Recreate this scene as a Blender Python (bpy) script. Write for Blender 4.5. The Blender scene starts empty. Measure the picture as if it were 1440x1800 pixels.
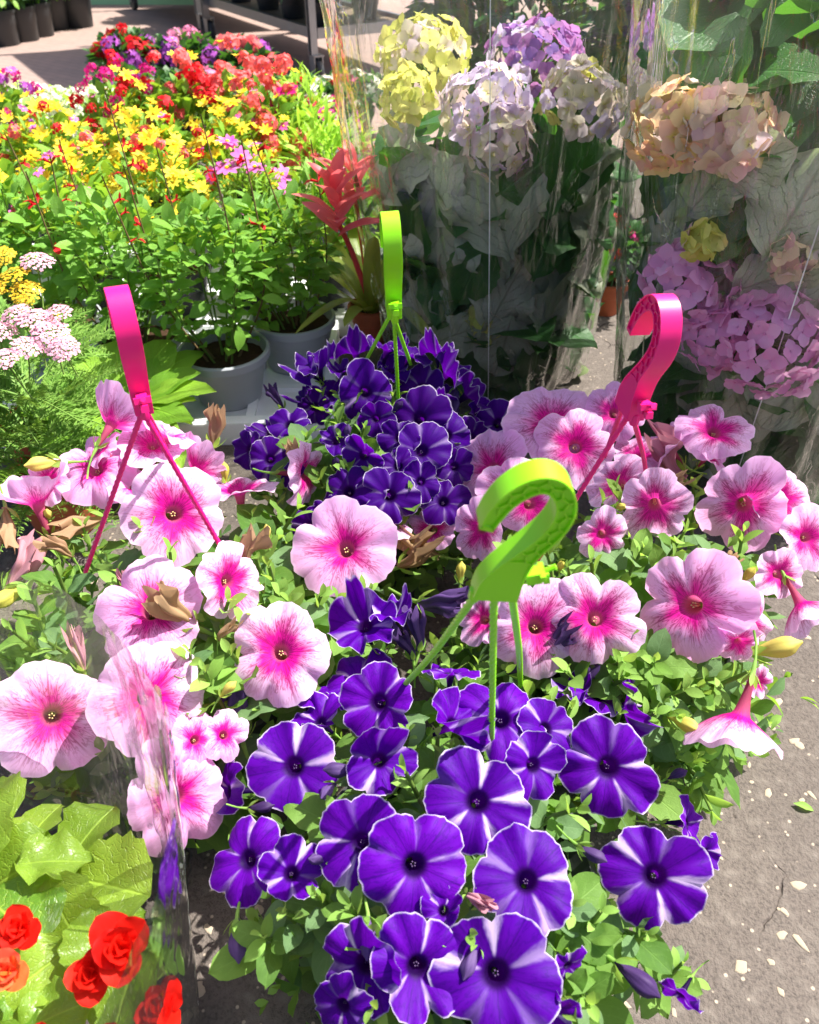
import bpy, math, random
from math import sin, cos, pi, radians, sqrt, atan2
from mathutils import Vector, Matrix, noise

S = bpy.context.scene
COL = S.collection
V = Vector

# ------------------------------------------------------------------ camera
F, CX, CY = 1413.0, 720.0, 900.0            # focal length in photo pixels
PITCH = radians(39.0)
CAM = V((0, 0, 0.80))
FWD = V((0, cos(PITCH), -sin(PITCH))); RIGHT = V((1, 0, 0)); UP = V((0, sin(PITCH), cos(PITCH)))
cd = bpy.data.cameras.new('camera'); cam = bpy.data.objects.new('camera', cd); COL.objects.link(cam)
cd.sensor_fit = 'HORIZONTAL'; cd.sensor_width = 36.0; cd.lens = 36.0 * F / 1440.0
cd.clip_start = 0.01; cd.clip_end = 400
cam.location = CAM; cam.rotation_euler = (radians(90) - PITCH, 0, 0)
cd.dof.use_dof = True; cd.dof.focus_distance = 0.80; cd.dof.aperture_fstop = 13.0
S.camera = cam

# ------------------------------------------------------------------ light
SUN = V((0.70, 0.28, 1.13)).normalized()
w = bpy.data.worlds.new('World'); S.world = w; w.use_nodes = True
nt = w.node_tree; nt.nodes.clear()
sky = nt.nodes.new('ShaderNodeTexSky'); sky.sky_type = 'NISHITA'; sky.sun_disc = False
sky.sun_elevation = math.asin(SUN.z); sky.sun_rotation = atan2(SUN.x, SUN.y); sky.air_density = 0.8; sky.dust_density = 3.0; sky.ozone_density = 0.6
bg = nt.nodes.new('ShaderNodeBackground'); bg.inputs['Strength'].default_value = 0.09
wo = nt.nodes.new('ShaderNodeOutputWorld')
nt.links.new(sky.outputs[0], bg.inputs['Color']); nt.links.new(bg.outputs[0], wo.inputs['Surface'])
ld = bpy.data.lights.new('sun', 'SUN'); ld.energy = 5.0; ld.angle = radians(0.53); ld.color = (1.0, 0.955, 0.88)
sun = bpy.data.objects.new('sun', ld); COL.objects.link(sun)
sun.rotation_euler = SUN.to_track_quat('Z', 'Y').to_euler()
S.view_settings.view_transform = 'Standard'; S.view_settings.look = 'None'
S.view_settings.exposure = 1.34; S.view_settings.gamma = 1.0; S.view_settings.use_curve_mapping = False
S.render.engine = 'CYCLES'
S.cycles.use_denoising = True
S.cycles.max_bounces = 10; S.cycles.transparent_max_bounces = 16
S.cycles.diffuse_bounces = 4; S.cycles.glossy_bounces = 3; S.cycles.transmission_bounces = 6
S.cycles.sample_clamp_indirect = 6.0

# ------------------------------------------------------------------ pixel helpers (photo pixel -> point in the place)
def ray(u, v): return (FWD + RIGHT * ((u - CX) / F) + UP * ((CY - v) / F))
def at_z(u, v, z):
    d = ray(u, v); return CAM + d * ((z - CAM.z) / d.z)
def at_y(u, v, y):
    d = ray(u, v); return CAM + d * ((y - CAM.y) / d.y)
def depth(p): return (V(p) - CAM).dot(FWD)
def px(p, n): return n * depth(p) / F        # n photo pixels at point p, in metres

# ------------------------------------------------------------------ mesh helpers
class MB:
    def __init__(s): s.v = []; s.f = []; s.uv = []; s.mi = []
    def add(s, vs, fs, uvs=None, mi=0, M=None):
        o = len(s.v)
        s.v += [M @ V(p) for p in vs] if M is not None else [V(p) for p in vs]
        s.f += [tuple(i + o for i in f) for f in fs]
        s.uv += list(uvs) if uvs else [(0.5, 0.5)] * len(vs)
        s.mi += [mi] * len(fs)
        return s
    def grid(s, rows, uvs=None, mi=0, M=None, close=False):
        n = len(rows[0]); vs = [p for r in rows for p in r]; fs = []
        for j in range(len(rows) - 1):
            for i in range(n if close else n - 1):
                k = (i + 1) % n
                fs.append((j * n + i, j * n + k, (j + 1) * n + k, (j + 1) * n + i))
        return s.add(vs, fs, uvs, mi, M)
    def tube(s, pts, rad, n=6, mi=0, M=None, cap=True):
        pts = [V(p) for p in pts]; rows = []
        up = V((0.3, 0.9, 0.2))
        for i, p in enumerate(pts):
            t = (pts[min(i + 1, len(pts) - 1)] - pts[max(i - 1, 0)]).normalized()
            a = t.cross(up)
            if a.length < 1e-4: a = t.cross(V((1, 0, 0)))
            a.normalize(); b = t.cross(a); up = -b if False else up
            r = rad[i] if isinstance(rad, (list, tuple)) else rad
            rows.append([p + a * (r * cos(2 * pi * k / n)) + b * (r * sin(2 * pi * k / n)) for k in range(n)])
        o = len(s.v); s.grid(rows, None, mi, M, True)
        if cap:
            s.f.append(tuple(range(o, o + n))); s.mi.append(mi)
            e = o + (len(pts) - 1) * n
            s.f.append(tuple(range(e + n - 1, e - 1, -1))); s.mi.append(mi)
        return s
    def lathe(s, prof, n=32, mi=0, M=None):
        rows = [[V((r * cos(2 * pi * k / n), r * sin(2 * pi * k / n), z)) for k in range(n)] for r, z in prof]
        return s.grid(rows, None, mi, M, True)
    def box(s, c, d, mi=0, M=None):
        x, y, z = c; a, b, h = d[0] / 2, d[1] / 2, d[2] / 2
        vs = [(x - a, y - b, z - h), (x + a, y - b, z - h), (x + a, y + b, z - h), (x - a, y + b, z - h),
              (x - a, y - b, z + h), (x + a, y - b, z + h), (x + a, y + b, z + h), (x - a, y + b, z + h)]
        return s.add(vs, [(3, 2, 1, 0), (4, 5, 6, 7), (0, 1, 5, 4), (1, 2, 6, 5), (2, 3, 7, 6), (3, 0, 4, 7)], None, mi, M)
    def mesh(s, name, mats, smooth=True, sharp=None):
        m = bpy.data.meshes.new(name); m.from_pydata(s.v, [], s.f)
        for q in (mats if isinstance(mats, (list, tuple)) else [mats]): m.materials.append(q)
        ul = m.uv_layers.new(name='UVMap'); vi = [0] * len(m.loops); m.loops.foreach_get('vertex_index', vi)
        flat = []
        for i in vi: flat += s.uv[i]
        ul.data.foreach_set('uv', flat)
        m.polygons.foreach_set('material_index', s.mi)
        m.polygons.foreach_set('use_smooth', [smooth] * len(s.f))
        if sharp: m.set_sharp_from_angle(angle=radians(sharp))
        m.update(); return m

def thing(name, label, cat, loc, group=None):
    o = bpy.data.objects.new(name, None); COL.objects.link(o); o.location = loc; o.empty_display_size = 0.05
    o['label'] = label; o['category'] = cat
    if group: o['group'] = group
    return o
def part(name, mesh, parent, Mw=None, kind=None):
    """a mesh object; Mw is its place in the world (parent is a thing: a plain translated Empty)"""
    o = bpy.data.objects.new(name, mesh); COL.objects.link(o); o.parent = parent
    if parent is not None:
        o.matrix_basis = Matrix.Translation(-V(parent.location)) @ (Mw if Mw is not None else Matrix())
    elif Mw is not None: o.matrix_basis = Mw
    if kind: o['kind'] = kind
    return o
def sub(name, mesh, parent, Ml=None, kind=None):
    o = bpy.data.objects.new(name, mesh); COL.objects.link(o); o.parent = parent
    if Ml is not None: o.matrix_basis = Ml
    if kind: o['kind'] = kind
    return o
def single(name, mesh, label, cat, Mw=None, group=None):
    o = bpy.data.objects.new(name, mesh); COL.objects.link(o)
    if Mw is not None: o.matrix_basis = Mw
    o['label'] = label; o['category'] = cat
    if group: o['group'] = group
    return o
def struct(name, mesh, Mw=None):
    o = bpy.data.objects.new(name, mesh); COL.objects.link(o); o['kind'] = 'structure'
    if Mw is not None: o.matrix_basis = Mw
    return o
def frame(p, z, y=None, s=1.0, spin=0.0):
    """matrix with local Z along z, local Y as near y as can be, uniform scale s, at p"""
    z = V(z).normalized(); y = V(y) if y is not None else V((0.13, 0.2, 0.97))
    x = y.cross(z)
    if x.length < 1e-4: x = V((1, 0, 0)).cross(z)
    x.normalize(); y = z.cross(x)
    R = Matrix((x, y, z)).transposed().to_4x4()
    return Matrix.Translation(V(p)) @ R @ Matrix.Rotation(spin, 4, 'Z') @ Matrix.Scale(s, 4)
def frame_y(p, y, z, s=1.0):
    """local Y along y exactly (leaves), local Z towards z"""
    y = V(y).normalized(); x = y.cross(V(z))
    if x.length < 1e-4: x = y.cross(V((0.3, 0.5, 0.8)))
    x.normalize(); zz = x.cross(y)
    return Matrix.Translation(V(p)) @ Matrix((x, y, zz)).transposed().to_4x4() @ Matrix.Scale(s, 4)
def rv(r): 
    while 1:
        q = V((r.uniform(-1, 1), r.uniform(-1, 1), r.uniform(-1, 1)))
        if 0.05 < q.length < 1: return q.normalized()

# ------------------------------------------------------------------ materials
def lin(r, g, b):
    f = lambda c: (c / 255 / 12.92) if c <= 10 else ((c / 255 + 0.055) / 1.055) ** 2.4
    return (f(r), f(g), f(b), 1)
class NT:
    def __init__(s, name):
        s.m = bpy.data.materials.new(name); s.m.use_nodes = True; s.t = s.m.node_tree; s.t.nodes.clear()
        s.out = s.t.nodes.new('ShaderNodeOutputMaterial')
    def n(s, typ, ins=None, **pr):
        n = s.t.nodes.new(typ)
        for k, v in pr.items(): setattr(n, k, v)
        for k, v in (ins or {}).items():
            if isinstance(v, bpy.types.NodeSocket): s.t.links.new(v, n.inputs[k])
            elif v is not None: n.inputs[k].default_value = v
        return n
    def math(s, op, a, b=None, c=None):
        d = {0: a}
        if b is not None: d[1] = b
        if c is not None: d[2] = c
        return s.n('ShaderNodeMath', d, operation=op).outputs[0]
    def mix(s, f, a, b, blend='MIX'):
        return s.n('ShaderNodeMix', {0: f, 6: a, 7: b}, data_type='RGBA', blend_type=blend).outputs[2]
    def step(s, x, a, b, lo=0.0, hi=1.0):
        return s.n('ShaderNodeMapRange', {0: x, 1: a, 2: b, 3: lo, 4: hi}, interpolation_type='SMOOTHSTEP').outputs[0]
    def noise(s, scale, vec=None, detail=2.0, rough=0.5, dist=0.0):
        return s.n('ShaderNodeTexNoise', {'Vector': vec, 'Scale': scale, 'Detail': detail, 'Roughness': rough, 'Distortion': dist}).outputs
    def uv(s):
        u = s.n('ShaderNodeUVMap'); q = s.n('ShaderNodeSeparateXYZ', {0: u.outputs[0]}); return u.outputs[0], q.outputs[0], q.outputs[1]
    def comb(s, x, y, z=0.0): return s.n('ShaderNodeCombineXYZ', {0: x, 1: y, 2: z}).outputs[0]
    def rnd(s):
        o = s.n('ShaderNodeObjectInfo').outputs['Random']; g = s.n('ShaderNodeNewGeometry').outputs['Random Per Island']
        return s.math('FRACT', s.math('ADD', o, g))
    def obj(s): return s.n('ShaderNodeTexCoord').outputs['Object']
    def bump(s, h, strength=0.3, dist=0.002): return s.n('ShaderNodeBump', {'Strength': strength, 'Distance': dist, 'Height': h}).outputs[0]
    def finish(s, shader): s.t.links.new(shader, s.out.inputs['Surface']); return s.m
    def bsdf(s, col, rough=0.5, spec=0.5, normal=None, **k):
        d = {'Base Color': col, 'Roughness': rough, 'Specular IOR Level': spec}
        if normal is not None: d['Normal'] = normal
        for a, b in k.items(): d[a] = b
        return s.n('ShaderNodeBsdfPrincipled', d).outputs[0]
    def thin(s, col, tcol, f, rough=0.5, spec=0.4, normal=None):
        """leaf / petal: gloss and diffuse on the near side, light coming through from the far side"""
        a = s.bsdf(col, rough, spec, normal)
        t = s.n('ShaderNodeBsdfTranslucent', {'Color': tcol}).outputs[0]
        return s.n('ShaderNodeMixShader', {0: f, 1: a, 2: t}).outputs[0]

def plain(name, col, rough=0.5, spec=0.5, var=0.12, nscale=30.0, bump=0.0, metal=0.0):
    k = NT(name); o = k.obj(); no = k.noise(nscale, o, 4.0)[0]
    c = k.mix(no, tuple(x * (1 - var) for x in col[:3]) + (1,), tuple(min(1, x * (1 + var)) for x in col[:3]) + (1,))
    nrm = k.bump(no, bump, 0.001) if bump else None
    r = k.math('ADD', k.math('MULTIPLY', no, 0.2), rough - 0.1)
    return k.finish(k.bsdf(c, r, spec, nrm, Metallic=metal))

def leaf_mat(name, c1, c2, tr, f=0.35, rough=0.45, spec=0.4, veins=7.0, vein_gain=0.35, bump=0.4, mottle=0.25, rib=None, vdark=False):
    k = NT(name); uv, x, y = k.uv(); r = k.rnd()
    d = k.math('ABSOLUTE', k.math('SUBTRACT', x, 0.5))
    base = k.mix(r, c1, c2)
    no = k.noise(4.0, uv, 3.0)[0]
    base = k.mix(k.math('MULTIPLY', no, mottle), base, tuple(q * 0.45 for q in c1[:3]) + (1,))
    wob = k.math('MULTIPLY', k.noise(5.0, uv, 4.0, 0.65)[0], 1.7)
    ph = k.math('ADD', k.math('SUBTRACT', k.math('MULTIPLY', y, veins), k.math('MULTIPLY', d, veins * 0.9)), wob)
    tri = k.math('ABSOLUTE', k.math('SUBTRACT', k.math('FRACT', ph), 0.5))       # 0 at a side vein
    v1 = k.step(tri, 0.0, 0.10, 1.0, 0.0)
    v2 = k.step(d, 0.0, 0.035, 1.0, 0.0)
    net = k.n('ShaderNodeTexVoronoi', {'Vector': uv, 'Scale': veins * 2.6}, feature='DISTANCE_TO_EDGE').outputs[0]
    v3 = k.math('MULTIPLY', k.step(net, 0.0, 0.10, 1.0, 0.0), 0.22)
    v1 = k.math('MULTIPLY', v1, k.step(k.noise(9.0, uv, 3.0)[0], 0.3, 0.6, 0.25, 0.8))
    vv = k.math('MAXIMUM', k.math('MAXIMUM', v1, v3), v2)
    vc = rib or tuple(min(1, q * 1.7 + 0.03) for q in c2[:3]) + (1,)
    base = k.mix(k.math('MULTIPLY', vv, vein_gain), base, vc)
    hgt = k.math('SUBTRACT', k.math('MULTIPLY', no, 0.5), vv)
    nrm = k.bump(hgt, bump, 0.0012) if bump else None
    tcol = k.mix(r, tr, tuple(q * 0.75 for q in tr[:3]) + (1,))
    return k.finish(k.thin(base, tcol, f, rough, spec, nrm))

def petunia_pink_mat():
    k = NT('petunia_pink_petal'); uv, x, y = k.uv(); r = k.n('ShaderNodeObjectInfo').outputs['Random']
    x5 = k.math('MULTIPLY', x, 5.0); lf = k.math('FRACT', x5)
    d = k.math('ABSOLUTE', k.math('SUBTRACT', lf, 0.5))                           # 0 at the lobe's middle
    seed = k.math('MULTIPLY', r, 40.0)
    n1 = k.noise(1.0, k.comb(k.math('MULTIPLY', x, 14.0), k.math('MULTIPLY', y, 2.2), seed), 3.0)[0]
    n2 = k.noise(1.0, k.comb(k.math('MULTIPLY', x, 62.0), k.math('MULTIPLY', y, 3.2), seed), 3.0, 0.55, 0.9)[0]
    veins = k.step(k.math('ABSOLUTE', k.math('SUBTRACT', n2, 0.5)), 0.0, 0.07, 1.0, 0.0)
    mid = k.step(d, 0.0, 0.028, 1.0, 0.0)
    veins = k.math('MAXIMUM', veins, mid)
    yy = k.math('ADD', k.math('ADD', y, k.math('MULTIPLY', k.math('SUBTRACT', n1, 0.5), 0.55)), k.math('MULTIPLY', d, 0.25))
    yy = k.math('ADD', yy, k.math('MULTIPLY', k.math('SUBTRACT', r, 0.5), 0.16))
    blot = k.step(yy, 0.36, 0.86, 1.0, 0.0)
    blot = k.math('POWER', blot, 1.25)
    edge = k.mix(r, lin(250, 212, 250), lin(247, 184, 240))
    c = k.mix(blot, edge, lin(234, 14, 162))
    vm = k.math('MULTIPLY', veins, k.step(yy, 0.45, 1.08, 0.9, 0.10))
    c = k.mix(vm, c, lin(158, 0, 92))
    thr = k.step(y, 0.13, 0.24, 1.0, 0.0)
    c = k.mix(k.math('MULTIPLY', thr, 0.8), c, lin(190, 96, 120)); c = k.mix(k.step(y, 0.06, 0.14, 0.85, 0.0), c, lin(160, 70, 92))
    wb = k.step(y, 0.93, 1.0, 0.0, 0.35); c = k.mix(wb, c, lin(255, 235, 250))
    tcol = k.mix(0.12, c, lin(255, 150, 220))
    nb = k.bump(k.math('ADD', n2, n1), 0.22, 0.0012)
    return k.finish(k.thin(c, tcol, 0.48, 0.62, 0.22, nb))

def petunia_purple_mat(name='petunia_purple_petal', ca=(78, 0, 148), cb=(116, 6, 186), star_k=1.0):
    k = NT(name); uv, x, y = k.uv(); r = k.n('ShaderNodeObjectInfo').outputs['Random']
    lf = k.math('FRACT', k.math('MULTIPLY', x, 5.0))
    e = k.math('SUBTRACT', 0.5, k.math('ABSOLUTE', k.math('SUBTRACT', lf, 0.5)))  # 0 at the seam between lobes, .5 mid lobe
    seed = k.math('MULTIPLY', r, 40.0)
    n1 = k.noise(1.0, k.comb(k.math('MULTIPLY', x, 42.0), k.math('MULTIPLY', y, 2.6), seed), 4.0, 0.6)[0]
    n3 = k.noise(1.0, k.comb(k.math('MULTIPLY', x, 9.0), k.math('MULTIPLY', y, 2.0), seed), 2.0)[0]
    wid = k.math('MULTIPLY', k.step(y, 0.2, 0.9, 0.05, 0.085), k.math('ADD', 0.35, k.math('MULTIPLY', n3, 1.1)))
    wid = k.math('MULTIPLY', wid, k.math('ADD', 0.35, k.math('MULTIPLY', r, 0.95)))
    q = k.math('SUBTRACT', k.math('ADD', e, k.math('MULTIPLY', k.math('SUBTRACT', n1, 0.5), 0.22)), wid)
    star = k.step(q, -0.075, 0.085, 1.0, 0.0)
    wn = k.n('ShaderNodeTexWhiteNoise', {'Vector': k.comb(k.math('MODULO', k.math('FLOOR', k.math('ADD', k.math('MULTIPLY', x, 5.0), 0.5)), 5.0), seed)}, noise_dimensions='2D').outputs[0]
    star = k.math('MULTIPLY', star, k.step(wn, 0.0, 0.9, 0.1, 1.0))
    star = k.math('MULTIPLY', star, k.step(y, 0.24, 0.40, 0.0, 1.0))
    star = k.math('MULTIPLY', star, k.step(k.math('ADD', n3, k.math('MULTIPLY', r, 0.3)), 0.28, 0.60, 0.35, 0.95))
    rim = k.step(k.math('ADD', y, k.math('MULTIPLY', k.math('SUBTRACT', n1, 0.5), 0.07)), 0.962, 1.0, 0.0, 0.68)
    veins = k.step(k.math('ABSOLUTE', k.math('SUBTRACT', n1, 0.5)), 0.0, 0.05, 1.0, 0.0)
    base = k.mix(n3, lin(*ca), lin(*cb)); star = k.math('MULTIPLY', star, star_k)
    base = k.mix(k.math('MULTIPLY', r, 0.7), base, lin(72, 0, 142))
    base = k.mix(k.math('MULTIPLY', veins, 0.45), base, lin(40, 0, 104))
    mid = k.step(k.math('SUBTRACT', 0.5, e), 0.0, 0.025, 0.6, 0.0); base = k.mix(mid, base, lin(36, 0, 95))
    thr = k.step(y, 0.18, 0.34, 1.0, 0.0); base = k.mix(thr, base, lin(30, 4, 60))
    c = k.mix(star, base, lin(232, 206, 246)); c = k.mix(rim, c, lin(246, 234, 252))
    nb = k.bump(n1, 0.25, 0.0012)
    tcol = k.mix(0.3, c, lin(150, 10, 235))
    return k.finish(k.thin(c, tcol, 0.42, 0.55, 0.12, nb))

def petal_mat(name, c1, c2, tr=None, f=0.35, streak=0.25, centre=None, rough=0.6):
    k = NT(name); uv, x, y = k.uv(); r = k.rnd()
    n1 = k.noise(1.0, k.comb(k.math('MULTIPLY', x, 22.0), k.math('MULTIPLY', y, 2.5), k.math('MULTIPLY', r, 30.0)), 3.0)[0]
    c = k.mix(r, c1, c2)
    c = k.mix(k.math('MULTIPLY', n1, streak), c, tuple(q * 0.6 for q in c1[:3]) + (1,))
    if centre: c = k.mix(k.step(y, 0.0, 0.35, 1.0, 0.0), c, centre)
    return k.finish(k.thin(c, k.mix(0.3, c, tr or c2), f, rough, 0.25, k.bump(n1, 0.15, 0.001)))

def film_mat(name, haze=0.07, rough=0.06, tint=(0.95, 0.96, 0.95, 1), bscale=1.0, bs=0.6, fk=1.9):
    k = NT(name); o = k.obj()
    st = k.n('ShaderNodeMapping', {0: o, 3: (14.0 * bscale, 14.0 * bscale, 4.0 * bscale)}).outputs[0]
    n1 = k.noise(1.0, st, 4.0, 0.6, 1.2)[0]
    rid = k.math('ABSOLUTE', k.math('SUBTRACT', n1, 0.5))
    crease = k.step(rid, 0.0, 0.016, 1.0, 0.0)
    n2 = k.noise(3.0, o, 3.0)[0]
    h = k.math('ADD', k.math('MULTIPLY', n1, 0.8), k.math('MULTIPLY', crease, 0.16))
    nrm = k.bump(h, bs, 0.007)
    tr = k.n('ShaderNodeBsdfTransparent', {'Color': tint}).outputs[0]
    gl = k.n('ShaderNodeBsdfGlossy', {'Color': (1, 1, 1, 1), 'Roughness': rough, 'Normal': nrm}).outputs[0]
    fc = k.n('ShaderNodeLayerWeight', {'Blend': 0.5, 'Normal': nrm}).outputs['Facing']
    fr = k.math('ADD', k.math('ADD', 0.028, k.math('MULTIPLY', k.math('MULTIPLY', crease, k.step(n2, 0.5, 0.62)), 0.16)), k.math('MULTIPLY', k.math('POWER', fc, 3.4), 0.9))
    fr = k.math('MINIMUM', k.math('MULTIPLY', fr, fk), 0.8)
    sc = k.n('ShaderNodeMixShader', {0: 0.5, 1: k.n('ShaderNodeBsdfDiffuse', {'Color': (0.9, 0.9, 0.9, 1)}).outputs[0],
                                     2: k.n('ShaderNodeBsdfTranslucent', {'Color': (0.9, 0.9, 0.9, 1)}).outputs[0]}).outputs[0]
    hz = k.math('MULTIPLY', k.math('ADD', k.math('MULTIPLY', n2, 1.2), k.math('MULTIPLY', k.math('MULTIPLY', crease, n2), 1.6)), haze)
    a = k.n('ShaderNodeMixShader', {0: hz, 1: tr, 2: sc}).outputs[0]
    return k.finish(k.n('ShaderNodeMixShader', {0: fr, 1: a, 2: gl}).outputs[0])

M_pink = petunia_pink_mat(); M_purple = petunia_purple_mat(); M_purple_shade = petunia_purple_mat('petunia_purple_petal_shade_tint', (46, 0, 92), (80, 2, 138), 0.4)  # last one: same purple petal with the rear basket's shade put into its colour
M_pleaf = leaf_mat('petunia_leaf', lin(70, 110, 44), lin(124, 162, 74), lin(164, 208, 70), 0.42, 0.6, 0.25, 5.0, 0.22, 0.35, 0.3)
M_pleaf_dull = leaf_mat('petunia_leaf_grey_green', lin(88, 122, 78), lin(118, 150, 98), lin(156, 196, 96), 0.38, 0.65, 0.25, 5.0, 0.22, 0.35, 0.3)
M_pyoung = leaf_mat('petunia_young_leaf', lin(124, 170, 74), lin(152, 192, 94), lin(186, 224, 90), 0.44, 0.6, 0.25, 4.0, 0.15, 0.25, 0.2)
M_stem = plain('green_stem', lin(104, 132, 58), 0.55, 0.3, 0.25, 60)
M_sstem = plain('reddish_stem', lin(112, 92, 60), 0.55, 0.3, 0.25, 60)
M_stamen = plain('stamen', lin(206, 190, 130), 0.6, 0.3)
M_wilt_tan = petal_mat('withered_petal_tan', lin(168, 132, 104), lin(206, 176, 132), f=0.42, streak=0.7)
M_wilt_pink = petal_mat('withered_petal_pink', lin(190, 120, 140), lin(214, 160, 170), f=0.3, streak=0.7)
M_wilt_purple = petal_mat('withered_petal_purple', lin(52, 28, 78), lin(112, 84, 146), f=0.25, streak=0.7)
M_budyellow = petal_mat('yellow_green_bud', lin(196, 190, 80), lin(222, 206, 110), f=0.3, streak=0.4)
def hook_mat(name, c):
    k = NT(name); o = k.obj(); n = k.noise(220.0, o, 2.0)[0]; n2 = k.noise(25.0, o, 3.0)[0]
    cc = k.mix(k.math('MULTIPLY', n2, 0.25), c, tuple(q * 0.72 for q in c[:3]) + (1,))
    b = k.bsdf(cc, k.math('ADD', 0.30, k.math('MULTIPLY', n2, 0.2)), 0.45, k.bump(n, 0.06, 0.0006), **{'Subsurface Weight': 0.25, 'Subsurface Radius': (0.004, 0.004, 0.002), 'Subsurface Scale': 0.6})
    return k.finish(b)
M_green = hook_mat('lime_green_plastic', lin(142, 222, 18)); M_hpink = hook_mat('hot_pink_plastic', lin(236, 24, 126))
M_potdark = plain('dark_plastic_pot', lin(48, 50, 52), 0.45, 0.4)
M_potgrey = plain('grey_plastic_pot', lin(168, 172, 178), 0.38, 0.45, 0.08, 12, 0.05)
M_terra = plain('terracotta', lin(176, 92, 60), 0.6, 0.3, 0.18, 40, 0.1)
M_soil = plain('potting_soil', lin(70, 52, 40), 0.95, 0.1, 0.7, 160, 1.0)
M_foam = plain('white_polystyrene', lin(232, 234, 236), 0.7, 0.3, 0.05, 300, 0.15)
M_steel = plain('galvanised_steel', lin(150, 152, 154), 0.4, 0.5, 0.2, 30, 0, 0.85)

# ================================================================== ground
def ground_mat():
    k = NT('worn_asphalt'); o = k.obj()
    n1 = k.noise(5.0, o, 5.0, 0.6)[0]; n2 = k.noise(240.0, o, 3.0, 0.7)[0]; n3 = k.noise(60.0, o, 4.0, 0.65)[0]
    c = k.mix(n1, lin(84, 77, 72), lin(110, 101, 94))
    c = k.mix(k.math('MULTIPLY', k.step(n2, 0.42, 0.7), 0.75), c, lin(62, 57, 54)); c = k.mix(k.math('MULTIPLY', k.step(n3, 0.5, 0.7), 0.4), c, lin(130, 122, 114))
    sp = k.n('ShaderNodeTexVoronoi', {'Vector': o, 'Scale': 130.0}, feature='F1').outputs
    g = k.step(sp[0], 0.16, 0.30, 1.0, 0.0); pick = k.step(k.n('ShaderNodeSeparateColor', {0: sp[1]}).outputs[0], 0.80, 0.83)
    c = k.mix(k.math('MULTIPLY', k.math('MULTIPLY', g, pick), 0.8), c, lin(176, 162, 144))
    wv = k.n('ShaderNodeVectorMath', {0: o, 1: k.n('ShaderNodeVectorMath', {0: k.noise(9.0, o, 4.0)[1], 3: 0.10}, operation='SCALE').outputs[0]}, operation='ADD').outputs[0]
    cr = k.n('ShaderNodeTexVoronoi', {'Vector': wv, 'Scale': 4.2}, feature='DISTANCE_TO_EDGE').outputs[0]
    crack = k.math('MULTIPLY', k.step(cr, 0.0, 0.010, 1.0, 0.0), k.step(n1, 0.48, 0.6))
    c = k.mix(k.math('MULTIPLY', crack, 0.8), c, lin(60, 50, 46))
    h = k.math('SUBTRACT', k.math('ADD', k.math('MULTIPLY', n2, 0.5), k.math('MULTIPLY', n3, 1.0)), k.math('MULTIPLY', crack, 2.0))
    return k.finish(k.bsdf(c, 0.85, 0.25, k.bump(h, 0.9, 0.003)))
def paving_mat():
    k = NT('block_paving'); o = k.obj()
    mp = k.n('ShaderNodeMapping', {0: o, 2: (0, 0, radians(37))}).outputs[0]
    b = k.n('ShaderNodeTexBrick', {'Vector': mp, 'Color1': lin(156, 130, 120), 'Color2': lin(140, 120, 112), 'Mortar': lin(108, 94, 88), 'Scale': 5.0, 'Mortar Size': 0.012, 'Bias': 0.1}).outputs
    n = k.noise(30.0, o, 4.0)[0]; n0 = k.noise(1.3, o, 4.0)[0]
    c = k.mix(k.math('MULTIPLY', n, 0.5), b[0], lin(170, 150, 140)); c = k.mix(k.math('MULTIPLY', n0, 0.35), c, lin(120, 104, 98))
    return k.finish(k.bsdf(c, 0.85, 0.25, k.bump(k.math('SUBTRACT', n, b[1]), 0.5, 0.004)))
g = MB(); rows = []
xs = [-150, -40, -8, -3, -1.5, 0, 1.5, 3, 8, 40, 150]; ys = [-150, -40, -6, -1.5, 0, 1.5, 3, 6, 40, 150]
ground = struct('ground', MB().grid([[V((x, y, 0)) for x in xs] for y in ys]).mesh('ground', ground_mat(), False))
struct('paving', MB().grid([[V((x, y, 0.004)) for x in xs] for y in (3.05, 4, 6, 12, 40)]).mesh('paving', paving_mat(), False))
M_stone = plain('pale_stone', lin(166, 152, 132), 0.8, 0.3, 0.3, 90, 0.5)
rs = random.Random(11); stone_meshes = []
for i in range(9):
    n = rs.randint(7, 10); m = MB(); rad = [rs.uniform(0.65, 1.1) for _ in range(n)]; sq = rs.uniform(0.6, 1.0)
    ring = lambda f, z: [V((f * rad[k] * cos(2 * pi * k / n), sq * f * rad[k] * sin(2 * pi * k / n), z)) for k in range(n)]
    m.grid([ring(1.05, -0.3), ring(1.0, 0.10), ring(0.82, 0.24), ring(0.35, 0.3), ring(0.0, 0.3)], None, 0, None, True)
    stone_meshes.append(m.mesh('stone', M_stone))
zones = [((0.13, 0.62), (0.10, 0.85), 165), ((-0.30, 0.12), (0.05, 0.50), 75), ((-0.5, 0.1), (0.75, 1.15), 40), ((0.1, 0.55), (1.05, 1.9), 45)]
for (xa, xb), (ya, yb), n in zones:
    for i in range(n):
        s_ = rs.choice([0.0022, 0.003, 0.004, 0.005, 0.0055, 0.006, 0.007, 0.008])
        o = bpy.data.objects.new('stone', rs.choice(stone_meshes)); COL.objects.link(o); o.parent = ground
        o.location = (rs.uniform(xa, xb), rs.uniform(ya, yb), 0.0002); o.rotation_euler = (0, 0, rs.uniform(0, 6.3)); o.scale = (s_ * rs.uniform(0.8, 1.4), s_, s_ * 0.45)

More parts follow.
